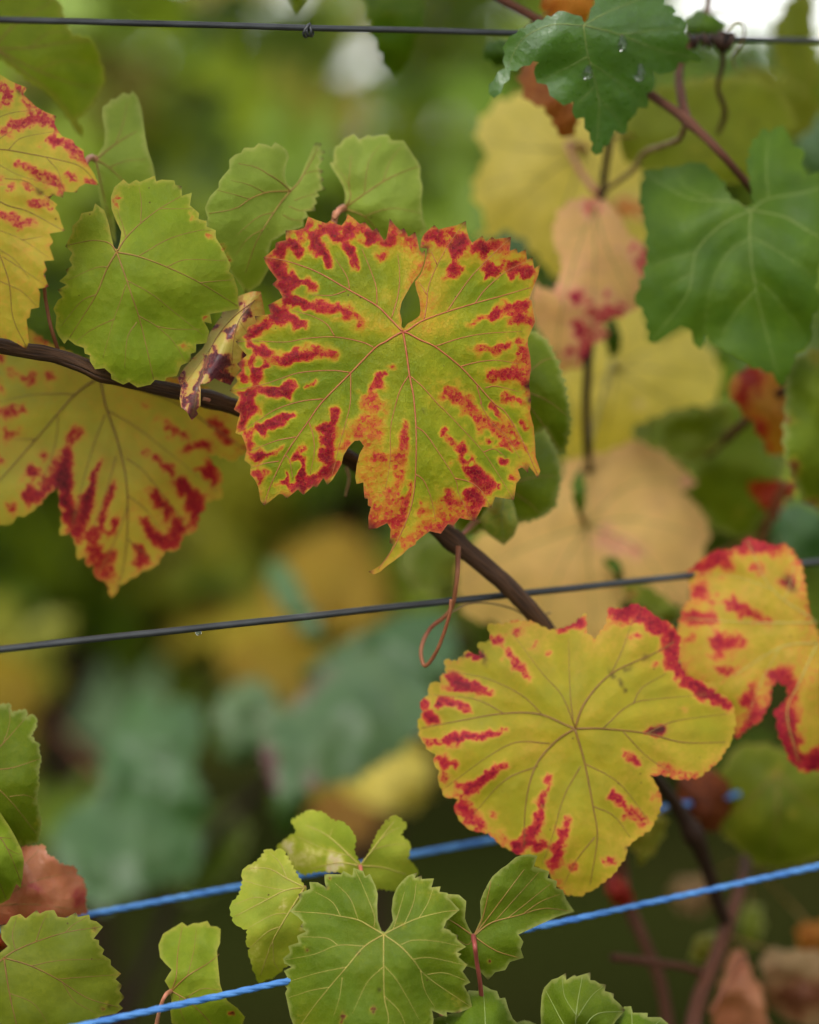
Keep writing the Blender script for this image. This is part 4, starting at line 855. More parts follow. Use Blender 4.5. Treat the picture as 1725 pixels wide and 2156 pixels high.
leaf(S2, 'N', 's3 700,740 840,685 950,730 1040,790 1115,862 1060,930 1120,980 1186,1100 1150,1250 1100,1400 1050,1505 960,1430 860,1370 800,1400 700,1600 600,1700 400,1650 200,1560 50,1540 0,1450 -20,1280 100,1140 300,1070 430,1000 470,900 520,780', 1.25, 'peach', 's3 600,1090', 'large peach yellow leaf behind the lower end of the brown cane',
     's3 600,1090 800,900 1090,870 ; 600,1090 830,1060 1160,1140 ; 600,1090 850,1200 1060,1480 ; 600,1090 480,1300 350,1620 ; 600,1090 300,1200 10,1350 ; 600,1090 620,1350 640,1640 ; 600,1090 600,900 620,790', 's3 820,890 900,780 ; 830,1060 970,960', 's3 1090,865,40,.58 ; 700,1140,60,.5 860,1220,50,.5',
     g=(0.05, -0.05), h=18, teeth=(40, 9), base=(0.08, 0.14), vcol='yellow', vw=4.6, seed=107, bias=(0.10, -0.05), pet=[cv('s3', 600, 1090) + (1.25,), cv('s3', 570, 1020) + (1.235,), cv('s3', 560, 900) + (1.235,), cv('s3', 605, 760) + (1.25,)], pet_w=7, pet_col='brown')
for k, (nm, ol, d_, mt, lb, tb, bs, jj) in enumerate((
    ('AK', 's2 760,700 820,560 900,480 1050,400 1300,380 1480,420 1600,560 1500,700 1400,860 1200,880 950,820 830,790', 1.22, 'olive', 'yellow green leaf behind the fork of the reddish shoot', (40, 9), 0.28, 's2 1150,640'),
    ('AK2', 's2 1280,400 1400,330 1550,380 1720,500 1660,640 1500,660 1380,560', 1.30, 'olive', 'blurred olive leaf under the wire tie', (40, 9), 0.35, 's2 1500,420'),
    ('AK3', 's2 1500,150 1540,60 1600,-20 1680,-60 1700,60 1690,200 1705,400 1640,460 1520,300', 1.36, 'olive', 'pale blurred leaf hanging against the white sky', (36, 8), 0.30, 's2 1620,0'),
    ('AK4', 's2 1640,620 1760,560 1900,640 1900,860 1760,880 1640,800', 1.40, 'teal', 'pale grey green blurred leaf beside the wide dark green leaf', (36, 8), 0.4, 's2 1800,640'),
    ('J2', 's2 1085,135 1130,55 1200,75 1262,110 1240,185 1120,195', 1.165, 'deep_green', 'small dark green leaf tucked on the upper wire beside the tie', (24, 7), 0.14, 's2 1180,150'),
    ('J3', 's2 105,240 160,200 240,205 250,270 210,310 140,300', 1.15, 'deep_green', 'small shaded dark green leaf at the wire left of the glossy leaf', (24, 7), 0.1, 's2 200,230'),
    ('AM', 's2 400,-90 640,-90 622,40 590,112 540,80 480,60 410,90', 1.15, 'orange', 'orange red leaf just above the glossy dark green leaf', (30, 7), 0.3, 's2 520,0'),
    ('AM2', 's2 290,330 360,300 450,420 540,500 548,600 500,660 470,640 400,520 310,470', 1.16, 'russet', 'russet brown withered leaf below the glossy dark green leaf', (26, 8), 0.45, 's2 400,400'),
    ('AP', 's3 700,100 740,105 765,200 735,275 702,220', 1.24, 'deep_green', 'small slim green leaf before the golden leaf', (20, 4), 0.2, 's3 730,120'),
    ('AP2', 's3 545,850 580,845 590,960 565,1040 540,960', 1.22, 'deep_green', 'small slim green leaf before the peach leaf', (20, 4), 0.3, 's3 560,860'),
    ('AP3', 's3 680,1270 720,1245 760,1270 775,1350 745,1365 730,1310', 1.23, 'deep_green', 'tiny curled green leaf above the middle wire', (20, 4), 0.2, 's3 760,1350'))):
    j = T(jj)[0]
    leaf(S2, nm, ol, d_, mt, jj, lb, g=(0.05, 0.0), h=15, teeth=tb, base=(bs, 0.12), seed=120 + k, vcol='brown', dome=0.012,
         veins='' if k > 3 else '', pet=thin_pet(j, d_, S2_STEMS), pet_w=3.2, pet_col='brown')

# --- shoot 3: right and lower right
S3 = shoot('dark forked stems at the lower right with yellow crimson edged leaves')
cane(S3, [cv('s4', 330, 350) + (1.16,), cv('s4', 480, 610) + (1.17,), cv('s4', 620, 800) + (1.19,), cv('s4', 740, 1000) + (1.2,), cv('s4', 820, 1200) + (1.21,), cv('s4', 890, 1420) + (1.22,), cv('s4', 930, 1520) + (1.225,)], [11, 12, 15, 19, 15, 14, 14], 'dark_cane', nodes=[cv('s4', 740, 980)])
cane(S3, [cv('s4', 1100, 950) + (1.3,), cv('s4', 1065, 1130) + (1.28,), cv('s4', 1010, 1350) + (1.25,), cv('s4', 925, 1600) + (1.23,), cv('s4', 850, 1800) + (1.22,), cv('s4', 770, 2000) + (1.21,), cv('s4', 720, 2250) + (1.2,), cv('s4', 700, 2700) + (1.2,)], [12, 12, 13, 16, 17, 18, 19, 20], 'red_cane')
cane(S3, [cv('s4', 250, 1000) + (1.24,), cv('s4', 290, 1200) + (1.25,), cv('s4', 330, 1420) + (1.25,), cv('s4', 430, 1650) + (1.25,), cv('s4', 530, 1900) + (1.25,), cv('s4', 590, 2250) + (1.25,)], [13, 13, 14, 13, 13, 13], 'red_cane')
cane(S3, [cv('s4', 235, 1745) + (1.19,), cv('s4', 330, 1755) + (1.195,), cv('s4', 520, 1780) + (1.2,), cv('s4', 680, 1805) + (1.21,), cv('s4', 800, 1850) + (1.22,)], [10, 9, 9, 8, 8], 'red_cane', 'side_shoot')
cane(S3, [cv('s4', 1040, 1740) + (1.21,), cv('s4', 950, 1860) + (1.205,), cv('s4', 900, 1980) + (1.2,), cv('s4', 840, 2090) + (1.2,)], 7, 'tendril', 'tendril', 7)
O_OUT = ('r4 328,102 345,175 286,183 300,235 270,228 245,212 200,258 146,253 155,310 126,325 130,350 86,350 80,400 42,430 55,470 34,520 45,580 90,642 110,650 103,690 125,720 122,770 150,832 217,836 186,868 200,910 230,950 272,974 330,982 380,1030 433,1060 500,1092 541,1126 590,1152 610,1190 650,1237 710,1249 780,1217 860,1152 910,1082 '
         '916,1042 962,1000 1020,960 1054,880 1060,830 1040,780 1010,740 1060,735 1130,757 1220,747 1300,682 1352,600 1374,510 1360,440 1325,400 1280,392 1326,342 1250,350 1200,336 1160,320 1130,260 1146,157 1100,100 1060,86 1000,40 950,16 890,40 838,30 830,100 780,168 745,140 742,54 700,96 650,118 588,128 520,92 440,86 390,104')
leaf(S3, 'O', O_OUT, 1.092, 'gold_red', 'r4 695,542', 'rounded golden green leaf with crimson flecks on its left rim, below the middle wire',
     'r4 695,542 660,528 540,480 380,480 180,515 50,540 ; 695,542 610,600 530,700 490,850 480,1040 ; 695,542 735,680 770,860 790,1000 760,1200 ; 695,542 810,542 1000,562 1150,600 1330,600 ; 695,542 740,430 850,310 1020,230 1110,180',
     'r4 590,605 450,600 330,660 150,790 ; 540,700 400,760 270,900 ; 740,690 880,770 1000,920 ; 720,700 650,830 600,1000 560,1110 ; 775,870 860,910 930,1000 ; 900,555 1000,660 1100,725 ; 815,540 930,440 1060,415 1240,400 ; 695,530 640,400 560,310 440,150 ; 555,480 470,400 320,330 160,300 ; 690,520 675,380 670,160 ; 400,480 280,420 100,400 ; 780,1000 700,1100 650,1200 ; 1000,562 1120,510 1340,480 ; 850,310 900,200 940,80 ; 940,440 980,370 1080,310',
     'r4 340,385,20,.62 250,360,30,.85 170,345,30,.85 ; 120,425,24,.85 185,440,24,.8 250,460,14,.66 ; 75,480,26,.8 110,505,24,.8 ; 60,440,26,.75 ; 130,600,24,.8 190,580,28,.85 260,570,24,.8 330,565,20,.8 400,550,15,.66 ; 80,600,22,.75 ; 190,695,22,.8 140,685,24,.72 ; 140,745,20,.66 ; 230,800,25,.8 280,780,24,.8 320,745,24,.82 410,690,14,.64 ; 230,890,36,.72 200,870,30,.75 290,940,30,.64 ; 350,900,22,.56 ; 590,750,14,.6 570,800,18,.75 550,860,18,.7 545,930,24,.74 500,1000,36,.82 460,1052,34,.84 ; 545,1030,30,.75 ; '
     '680,920,12,.6 660,950,18,.72 635,1010,26,.72 600,1100,34,.74 ; 690,1130,20,.62 ; 850,820,20,.75 900,865,20,.66 980,940,26,.6 ; 850,1090,24,.66 ; 950,685,24,.74 900,650,20,.55 ; 420,235,26,.68 470,290,26,.68 500,330,18,.6 ; 370,170,28,.7 ; 450,130,22,.6 ; 525,185,16,.6 ; 592,230,14,.64 ; 870,60,44,.74 970,55,46,.8 1060,110,44,.8 1110,160,36,.85 1100,240,36,.74 1190,350,34,.8 1260,400,28,.86 1340,450,24,.78 ; 950,150,28,.66 ; 720,95,34,.85 650,125,26,.7 ; '
     '1040,820,24,.62 ; 1150,460,20,.5 ; 1060,545,18,1 1010,555,14,.95 ; 300,230,12,1 250,235,10,1 ; 400,1010,24,.52 ; 1060,720,30,.55 1200,745,20,.5 ; 620,1220,30,.5 ; 1035,265,14,.6',
     g=(0.05, -0.12), dome=0.012, wave=0.005, h=8.5, base=(0.16, 0.12), edge=(0.22, 18), vein_green=0.03, vcol='dark', vw=5, micro=(13, 3.2), burn='r4 1005,556,7 1035,545,12 1065,545,16 ; 845,300,8 862,325,8 ; 880,335,5 915,385,6 ; 905,300,6 940,280,7 ; 985,245,6 1005,238,6 ; 225,240,9 270,212,10 ; 300,205,8 320,270,9 ; 915,1045,8 ; 560,870,8', seed=151, quilt=0.0018,
     pet=back_pet('r4 695,542', 1.092, cv('s4', 480, 610) + (1.17,)))
P_OUT = ('s3 1380,1145 1440,1170 1520,1190 1560,1175 1585,1200 1640,1280 1660,1400 1680,1520 1720,1620 r4 1780,200 1900,300 1960,450 1900,620 1800,690 1740,710 1660,730 1605,680 1580,620 1555,560 1550,505 1530,480 1560,450 1600,405 1590,360 1550,340 1522,365 1520,430 1472,515 1420,540 1378,585 1368,520 1200,400 1150,300 1120,200 '
         's3 1040,1610 1070,1490 1110,1450 1100,1370 1084,1320 1150,1260 1216,1215 1290,1210 1350,1190')
leaf(S3, 'P', P_OUT, 1.128, 'gold_red', 'r4 1720,180', 'ragged yellow leaf with crimson margin and a torn notch, over the middle wire',
     'r4 1720,180 1560,200 1350,330 ; s3 1720,1560 1500,1400 1380,1170 ; r4 1720,180 1640,350 1590,480 1640,680 ; s3 1720,1560 1400,1560 1080,1540', 's3 1560,1450 1600,1300 1570,1200 ; 1500,1400 1330,1340 1120,1320 ; r4 1560,200 1480,350 1420,510',
     's3 1400,1185,60,.76 1490,1200,50,.72 ; 1430,1300,34,.66 ; 1160,1280,50,.76 1250,1240,44,.78 1290,1300,30,.6 ; 1150,1400,50,.68 ; 1280,1455,40,.76 1340,1500,36,.7 1480,1550,30,.58 ; 1110,1540,40,.72 1210,1550,36,.68 ; 1240,1662,46,.76 1350,1650,36,.62 ; 1100,1640,30,.64 ; 1580,1360,30,.7 ; '
     'r4 1350,300,24,.7 1300,300,20,.66 ; 1560,310,38,.78 1605,365,24,.75 ; 1440,370,20,.68 1430,440,38,.75 1450,500,38,.74 1400,560,30,.7 ; 1580,490,56,.78 1600,570,50,.82 1620,660,50,.8 1690,690,60,.8 1800,660,60,.8 ; 1490,470,30,.72 ; 1640,600,20,.3',
     g=(0.05, 0.0), dome=0.012, wave=0.006, h=10, base=(0.30, 0.1), edge=(0.20, 14), vcol='yellow', vw=4, micro=(14, 4), burn='s3 1570,1350,22 1600,1400,14', seed=157, quilt=0.002, pet=[cv('r4', 1720, 180) + (1.128,), (1780, 1450, 1.17), (1760, 1700, 1.25), cv('s4', 1100, 950) + (1.3,)])
leaf(S3, 'AI', 's4 1000,450 1150,430 1300,470 1500,560 1650,700 1700,900 1600,1080 1450,1150 1300,1180 1150,1170 1000,1050 900,950 850,800 880,650 950,520', 1.235, 'olive', 's4 1250,600', 'blurred round olive leaf below the ragged crimson edged leaf', 's4 1250,600 1250,900 1200,1150 ; 1250,600 1050,800 900,900 ; 1250,600 1450,800 1650,950', '',
     's4 1240,570,50,.72 ; 1350,850,36,.66', h=16, teeth=(40, 6), base=(0.16, 0.2), edge=(0.25, 30), vcol='brown', vw=3, seed=163, pet=back_pet('s4 1250,600', 1.235, cv('s4', 1100, 950) + (1.3,)))
for k, (nm, ol, d_, mt, lb, tb, bs, jj, st) in enumerate((
    ('BR1', 's4 1150,1745 1220,1715 1300,1705 1509,1715 1700,1800 1720,2050 1500,2170 1300,2110 1190,2000 1165,1850', 1.26, 'tan', 'withered tan leaf curling at the foot of the forked stems', (44, 8), 0.12, 's4 1500,1800', 's4 1300,2000,120,.75 1480,1980,100,.8'),
    ('BR2', 's4 960,1720 1040,1725 1090,1850 1160,2000 1160,2200 950,2260 870,2120 920,1900', 1.25, 'brown', 'pale brown withered leaf beside the red tendril', (40, 7), 0.10, 's4 1020,1760', ''),
    ('BR3', 's4 1380,1560 1500,1535 1650,1560 1650,1690 1500,1715 1400,1700', 1.32, 'orange', 'blurred orange leaf above the withered tan leaf', (40, 7), 0.25, 's4 1500,1600', ''),
    ('BR4', 's4 640,660 760,610 900,620 960,760 900,920 800,960 680,880', 1.23, 'russet', 'blurred rusty brown leaf behind the dark stem', (44, 14), 0.85, 's4 800,700', ''),
    ('BR5', 's4 600,1300 740,1250 850,1290 840,1420 720,1470 620,1420', 1.42, 'tan', 'blurred pale tan leaf behind the fork of the stems', (36, 7), 0.15, 's4 740,1300', ''),
    ('BR6', 's4 730,1650 800,1600 880,1620 860,1740 780,1790 730,1740', 1.24, 'mid_green', 'small bright green leaf on the forked stem', (30, 6), 0.5, 's4 860,1660', ''),
    ('BR7', 's4 1040,1450 1130,1430 1160,1560 1100,1680 1040,1620', 1.34, 'mid_green', 'small blurred green leaf right of the forked stem', (30, 6), 0.35, 's4 1080,1480', ''),
    ('BR8', 's4 320,900 470,860 560,900 520,1040 420,1160 370,1080', 1.20, 'olive', 'small yellowish leaf tip below the rounded golden leaf', (30, 6), 0.55, 's4 440,900', ''),
    ('BR9', 's4 190,1260 260,1240 340,1330 330,1420 240,1400', 1.235, 'orange', 'small deep red leaf on the reddish stem', (26, 6), 0.8, 's4 300,1280', ''),
    ('R', 's3 840,640 1000,570 1150,540 1300,480 1400,560 1500,700 1570,800 1520,900 1450,1050 1350,1150 1200,1080 1120,980 1040,940 1150,860 1050,780 900,700', 1.27, 'mid_green', 'blurred bright green leaf crossed by a red brown stem', (46, 9), 0.22, 's3 1200,740', 's3 1340,1020,30,.5'),
    ('R2', 's3 820,640 960,560 1120,520 1280,560 1260,680 1120,760 960,720', 1.235, 'olive', 'shaded dark olive leaf under the golden leaf', (46, 9), 0.0, 's3 1200,700', ''),
    ('T1', 's3 1290,410 1380,335 1480,350 1560,420 1570,560 1545,745 1470,700 1420,600 1330,500', 1.20, 'orange', 'orange and scarlet leaf behind the tip of the wide dark green leaf', (36, 7), 0.2, 's3 1540,440', 's3 1390,370,60,.75 ; 1340,470,40,.75 ; 1440,630,36,.75 ; 1480,720,40,.5'),
    ('S', 's3 1590,310 1700,240 1850,300 1920,600 1820,900 1720,1010 1620,900 1560,720 1565,540 1570,400', 1.165, 'mid_green', 'green leaf with dark red nicks at the right under the wide dark green leaf', (34, 9), 0.18, 's3 1800,450', 's3 1570,580,30,.8 ; 1600,810,40,.85 ; 1700,980,40,.85 ; 1700,260,50,.55'),
    ('R4', 's3 1380,900 1480,880 1600,880 1610,930 1540,980 1520,1060 1460,1000', 1.25, 'orange', 'small scarlet withered leaf between two green leaves', (26, 7), 0.55, 's3 1560,900', ''),
    ('R5', 's3 1480,1100 1560,990 1700,1000 1800,1100 1780,1240 1640,1260 1540,1180', 1.42, 'teal', 'blurred blue green leaf behind the ragged crimson edged leaf', (40, 8), 0.2, 's3 1650,1050', ''),
    ('R6', 's3 780,1380 860,1370 960,1430 1060,1510 1000,1560 880,1500 820,1460', 1.23, 'olive', 'shaded olive leaf just under the middle wire', (36, 7), 0.1, 's3 800,1400', 's3 810,1420,40,.9'))):
    j = T(jj)[0]
    leaf(S3, nm, ol, d_, mt, jj, lb, strokes=st, g=(0.05, 0.05), h=15, teeth=tb, base=(bs, 0.14), seed=170 + k, vcol='brown', dome=0.014, wave=0.008,
         pet=thin_pet(j, d_, S3_STEMS), pet_w=3.2, pet_col='brown')
cane(S3, [cv('s3', 1570, 425) + (1.2,), cv('s3', 1450, 520) + (1.215,), cv('s3', 1310, 640) + (1.24,), cv('s3', 1190, 740) + (1.262,)], [9, 9, 10, 10], 'red_cane', 'side_shoot')
cane(S3, [cv('s3', 1560, 880) + (1.24,), cv('s3', 1520, 980) + (1.25,), cv('s3', 1460, 1130) + (1.27,), cv('s3', 1400, 1300) + (1.3,)], [8, 8, 8, 7], 'tendril', 'side_shoot')

# --- shoot 4: bottom centre
S4 = shoot('low shoot with fresh green leaves around the blue twine')
cane(S4, [(420, 2330, 1.09), (620, 2300, 1.09), (820, 2290, 1.095), (1030, 2270, 1.10), (1250, 2250, 1.11), (1500, 2290, 1.14), (1700, 2380, 1.18)], 17, 'cane')
U_OUT = ('r5 1080,990 1055,920 1050,820 1055,740 1040,680 1000,596 970,615 955,578 888,556 880,610 818,576 800,600 685,598 690,660 700,690 640,655 582,653 590,700 507,735 515,780 447,855 500,890 540,930 520,960 560,995 497,1025 510,1070 437,1095 450,1140 402,1180 410,1215 462,1240 407,1265 430,1310 396,1350 430,1390 416,1420 430,1480 450,1580 480,1660 '
         '560,1800 640,1790 700,1870 790,1880 850,1970 930,1890 1000,1880 1060,1810 1150,1810 1300,1720 1434,1664 1440,1600 1430,1540 1533,1584 1530,1550 1603,1558 1706,1520 1690,1440 1650,1370 1694,1345 1640,1270 1674,1225 1610,1170 1634,1148 1600,1138 1664,1100 1600,1050 1609,1023 1560,1000 1555,985 1510,970 1530,920 1620,845 1560,780 1535,760 1538,728 1480,720 1488,683 '
         '1425,690 1443,628 1360,632 1357,607 1310,625 1328,587 1260,610 1220,650 1183,698 1160,760 1150,850 1160,920 1130,970 1105,1000')
leaf(S4, 'U', U_OUT, 1.040, 'mid_green', 'r5 1095,1015', 'large fresh green leaf with pale yellow veins in front of the blue twine',
     'r5 1095,1015 1020,970 920,915 800,890 680,870 460,855 ; 1095,1015 960,1100 840,1240 720,1380 600,1530 510,1660 ; 1095,1015 1095,1230 1100,1450 1125,1640 1000,1860 ; 1095,1015 1210,1095 1300,1190 1400,1310 1690,1510 ; 1095,1015 1200,960 1340,900 1500,860 1612,847',
     'r5 1030,965 1030,880 960,700 900,570 ; 920,910 860,760 760,660 ; 800,890 740,790 620,720 ; 965,1095 780,1090 620,1150 420,1190 ; 840,1240 640,1280 410,1350 ; 810,1310 790,1450 750,1580 ; 780,1090 700,1040 510,1030 ; 720,1380 600,1400 440,1450 ; 1090,1240 980,1350 880,1560 ; 1105,1235 1200,1350 1340,1600 ; 1100,1440 1200,1540 1260,1680 ; 1215,1085 1300,1055 1450,1060 1650,1100 ; 1300,1185 1420,1175 1650,1225 ; 1350,1260 1380,1400 1450,1520 ; 1400,1290 1520,1280 1680,1340 ; 1160,980 1200,860 1240,720 ; 1340,900 1400,800 1440,690 ; 1240,940 1300,800 1320,660',
     'r5 1030,1530,20,.8 1015,1550,12,.8 ; 820,1570,14,.85 800,1610,14,.85 ; 735,630,12,.8 ; 705,685,12,.85 ; 1230,955,22,.62 ; 570,1118,12,.8 ; 1665,1225,8,.8 ; 1700,1520,12,.62 1605,1556,12,.7 ; 1060,1225,10,.85 ; 925,1138,9,.8 ; 1600,1480,60,.42 ; 1640,1160,60,.36 ; 1400,740,70,.34 ; 520,1600,90,.34',
     g=(-0.04, -0.16), dome=0.012, wave=0.004, h=8, base=(0.10, 0.14), edge=(0.22, 8), vcol='yellow', vw=2.7, tips=(2.6,0.5), burn='r5 1035,1515,10 1020,1550,8 ; 830,1550,8 795,1610,8 ; 735,630,9 ; 703,685,10 ; 575,1118,9 ; 1058,1226,9 ; 925,1138,7 ; 1070,1400,5 ; 1660,1228,8 ; 1602,1556,9 ; 518,962,8', seed=211, quilt=0.0018, bias=(0.06, 0.03), folds=[(cv('r5', 1095, 1015), cv('r5', 1110, 1600), 0.10, 0.10, 14)], pet=back_pet('r5 1095,1015', 1.040, (1030, 2270, 1.10)), pet_w=4)
leaf(S4, 'V', 'r5 545,680 490,590 440,500 400,430 360,424 340,440 288,426 250,480 220,510 146,548 116,590 125,640 100,740 44,800 40,860 65,940 110,965 155,980 146,1082 175,1110 161,1150 190,1230 210,1290 235,1350 290,1325 300,1322 350,1300 362,1290 402,1245 480,1200 560,1000 620,800', 1.070, 'pale_vein', 'r5 550,690',
     'yellow green leaf with yellow veins behind the large fresh green leaf', 'r5 550,690 420,710 280,780 70,890 ; 550,690 480,800 400,930 320,1080 245,1300 ; 550,690 430,630 300,560 150,560', 'r5 420,710 300,690 120,640 ; 300,770 200,760 60,810 ; 440,870 330,880 160,970 ; 380,960 290,1000 170,1110 ; 330,1070 340,1200 380,1270 ; 430,630 380,520 310,450',
     'r5 400,810,40,.55 ; 200,550,30,.6 ; 200,1110,30,.55 ; 510,960,24,.55', g=(0.15, 0), dome=0.012, h=9, base=(0.16, 0.16), edge=(0.1, 12), vcol='yellow', vw=3.6, micro=(10, 3), seed=223, folds=[(cv('r5', 550, 690), cv('r5', 300, 1150), 0.0, 0.25, 8)], pet=back_pet('r5 550,690', 1.070, (620, 2300, 1.09)), pet_w=4)
leaf(S4, 'W', 'r5 915,500 890,430 902,350 870,290 800,230 760,236 680,176 590,154 540,180 455,232 490,290 480,320 430,350 354,412 430,450 470,560 540,600 650,580 780,580 900,620 1000,700 1100,700 1200,720 1336,590 1310,540 1260,490 1275,440 1276,380 1210,330 1255,258 1200,206 1155,196 1100,250 1050,320 1010,420 955,510 935,535', 1.088, 'pale_vein', 'r5 932,540',
     'pale green leaf with whitish turned edge at the top of the low cluster', 'r5 932,540 800,410 690,320 560,260 ; 932,540 1010,440 1100,320 1170,230 ; 932,540 780,520 600,560 ; 932,540 1080,550 1250,600', 'r5 860,470 700,430 500,340 ; 720,345 740,290 ; 1020,430 1120,400 1250,390 ; 1060,370 1150,300 1230,270',
     'r5 430,410,50,.85 ; 540,480,80,.55 640,460,60,.5 ; 740,480,50,.85 790,520,46,.92 700,570,36,.8', g=(0, 0.1), dome=0.012, h=9, base=(0.10, 0.12), edge=(0.12, 10), vcol='yellow', vw=3.6, micro=(10, 3), seed=227, folds=[(cv('r5', 932, 540), cv('r5', 930, 200), 0.25, 0.35, 10)],
     pet=[cv('r5', 932, 538) + (1.088,), cv('r5', 940, 590) + (1.084,), cv('r5', 940, 800) + (1.085,), (820, 2290, 1.095)], pet_w=5)
leaf(S4, 'X', 'r6 262,650 300,560 295,440 320,376 360,300 380,270 440,216 480,190 540,136 590,121 640,116 690,128 665,200 772,235 760,280 826,300 820,350 866,360 890,430 946,512 820,550 690,610 560,670 594,720 575,770 596,830 500,860 468,916 400,930 350,986 300,930 240,900 160,880 100,800 60,700 50,600 60,450 70,390 150,396 199,440 190,560 215,620 245,672', 1.062, 'mid_green', 'r6 250,682',
     'green leaf with pink stalk standing behind the blue twine, right of the large fresh leaf', 'r6 250,682 370,590 550,540 740,490 930,512 ; 250,682 330,580 450,420 600,220 ; 250,682 310,560 350,400 370,300 ; 250,682 150,610 70,560 ; 250,682 400,780 560,830', 'r6 400,575 520,440 700,240 ; 480,560 620,450 780,320 ; 600,520 720,440 850,390 ; 250,690 200,740 80,660',
     'r6 345,855,16,.8 ; 575,830,14,.75', g=(0.2, -0.1), dome=0.010, h=9, base=(0.14, 0.1), edge=(0.10, 8), vcol='brown', vw=3.6, tips=(2.5,0.4), seed=229, folds=[(cv('r6', 250, 682), cv('r6', 930, 520), 0.0, -0.3, 8)],
     pet=[cv('r6', 248, 680) + (1.060,), cv('r6', 258, 740) + (1.046,), cv('r6', 272, 860) + (1.05,), cv('r6', 300, 1050) + (1.06,), (1030, 2270, 1.10)], pet_col='rose', pet_w=6)
leaf(S4, 'Y', 'r6 215,1055 280,1060 313,1016 370,1050 412,1060 430,1110 468,1106 490,1180 520,1250 570,1300 600,1420 480,1540 200,1620 0,1420 -60,1260 150,1200', 1.050, 'mid_green', 'r6 330,1500', 'green leaf top showing under the pink stalk', 'r6 330,1500 330,1250 315,1030 ; 330,1500 450,1350 ; 330,1500 170,1350 60,1280', '',
     '', g=(0, -0.2), h=10, base=(0.02, 0.1), vcol='pale', vw=3, seed=233, pet=back_pet('r6 330,1500', 1.050, (1030, 2270, 1.10)), pet_w=4)
leaf(S4, 'Z', 'r6 738,1036 790,981 830,970 887,935 890,985 947,946 960,960 1057,930 1055,985 1088,988 1120,1010 1164,1014 1155,1060 1220,1078 1215,1110 1260,1150 1296,1192 1230,1270 1150,1420 900,1520 720,1420 712,1200 720,1090', 1.048, 'mid_green', 'r6 950,1430', 'fresh green leaf with drops of dew rising from the foot of the cluster', 'r6 950,1430 960,1200 1000,960 ; 950,1430 1080,1230 1280,1200 ; 950,1430 850,1250 750,1060', 'r6 960,1250 1060,1100 1140,1030 ; 960,1230 880,1100 860,960',
     '', g=(0, -0.2), h=10, base=(0.06, 0.1), edge=(0.2, 8), vcol='pale', vw=3, tips=(2.2,0.4), seed=239, pet=back_pet('r6 950,1430', 1.048, (1250, 2250, 1.11)), pet_w=4)
leaf(S4, 'Z2', 'r6 1160,1290 1230,1230 1290,1168 1337,1165 1350,1210 1452,1211 1450,1240 1543,1241 1600,1290 1660,1420 1300,1520 1100,1420', 1.062, 'mid_green', 'r6 1350,1430', 'dark green leaf edge behind the dewy leaf', 'r6 1350,1430 1340,1180 ; 1350,1430 1540,1260', '', '', g=(0, -0.2), h=11, base=(0.0, 0.1), vcol='pale', vw=3, seed=241, pet=back_pet('r6 1350,1430', 1.062, (1250, 2250, 1.11)), pet_w=4)
leaf(S4, 'Z3', 'r6 540,1280 600,1262 640,1270 700,1300 740,1400 640,1500 520,1440', 1.068, 'mid_green', 'r6 620,1420', 'sliver of green leaf between the two lowest leaves', '', '', '', g=(0, -0.2), h=11, base=(0.04, 0.1), seed=243, pet=back_pet('r6 620,1420', 1.068, (1030, 2270, 1.10)), pet_w=4)

# --- shoot 5: lower left
S5 = shoot('left edge shoot with olive green leaves and one reddish brown leaf')
cane(S5, [(-130, 2420, 1.07), (-100, 2200, 1.07), (-110, 1980, 1.075), (-90, 1760, 1.08), (-110, 1560, 1.085), (-120, 1350, 1.09)], 16, 'cane')
cane(S5, [(-100, 2260, 1.07), (60, 2290, 1.08), (250, 2260, 1.085), (330, 2210, 1.075)], [11, 10, 9, 8], 'red_cane', 'side_shoot')
leaf(S5, 'AA', 's1 50,1660 10,1610 0,1530 40,1520 70,1470 130,1451 165,1480 235,1426 255,1450 292,1431 347,1426 370,1470 425,1476 487,1441 500,1470 572,1456 580,1490 620,1500 660,1535 600,1610 634,1620 635,1650 669,1680 655,1710 709,1745 710,1780 776,1835 740,1870 784,1910 765,1945 800,1985 760,2030 789,2055 745,2090 640,2110 600,2170 '
     '500,2300 300,2400 0,2400 -200,2300 -400,2100 -450,1900 -350,1700 -200,1600 -60,1640 0,1700', 1.050, 'olive', 's1 25,1732', 'olive green leaf with red tipped teeth in front of the blue twine',
     's1 25,1732 200,1785 370,1870 560,1990 760,2050 ; 25,1732 90,1690 230,1630 420,1570 640,1535 ; 25,1732 60,1960 110,2180 150,2380 ; 25,1732 -150,1900 -380,2000', 's1 200,1785 380,1750 690,1740 ; 370,1870 480,1860 770,1840 ; 60,1960 220,2030 330,2200 ; 100,1690 80,1580 110,1470 ; 230,1630 260,1540 300,1450 ; 400,1890 480,2010 620,2090 ; 420,1570 470,1520 560,1470',
     's1 630,1535,22,.92 610,1550,14,.95 ; 650,2060,16,.98 700,2045,10,.9 ; 740,1840,10,.98 770,1836,10,.8 ; 350,1440,9,.95 ; 480,1452,8,.85 ; 660,1682,9,.95 ; 130,1460,9,.85 ; 70,1995,8,.98 ; 590,1975,8,.7 ; 240,1434,8,.85',
     g=(0.08, -0.10), dome=0.012, h=9, base=(0.16, 0.12), edge=(0.18, 8), vcol='dark', vw=3.4, tips=(3.4,0.5), burn='s1 605,1540,12 630,1532,10 ; 650,2058,16 ; 700,2045,9 ; 742,1842,9 ; 70,1998,7 ; 640,1685,8', seed=251, pet=back_pet('s1 25,1732', 1.05, (-100, 2100, 1.07)))
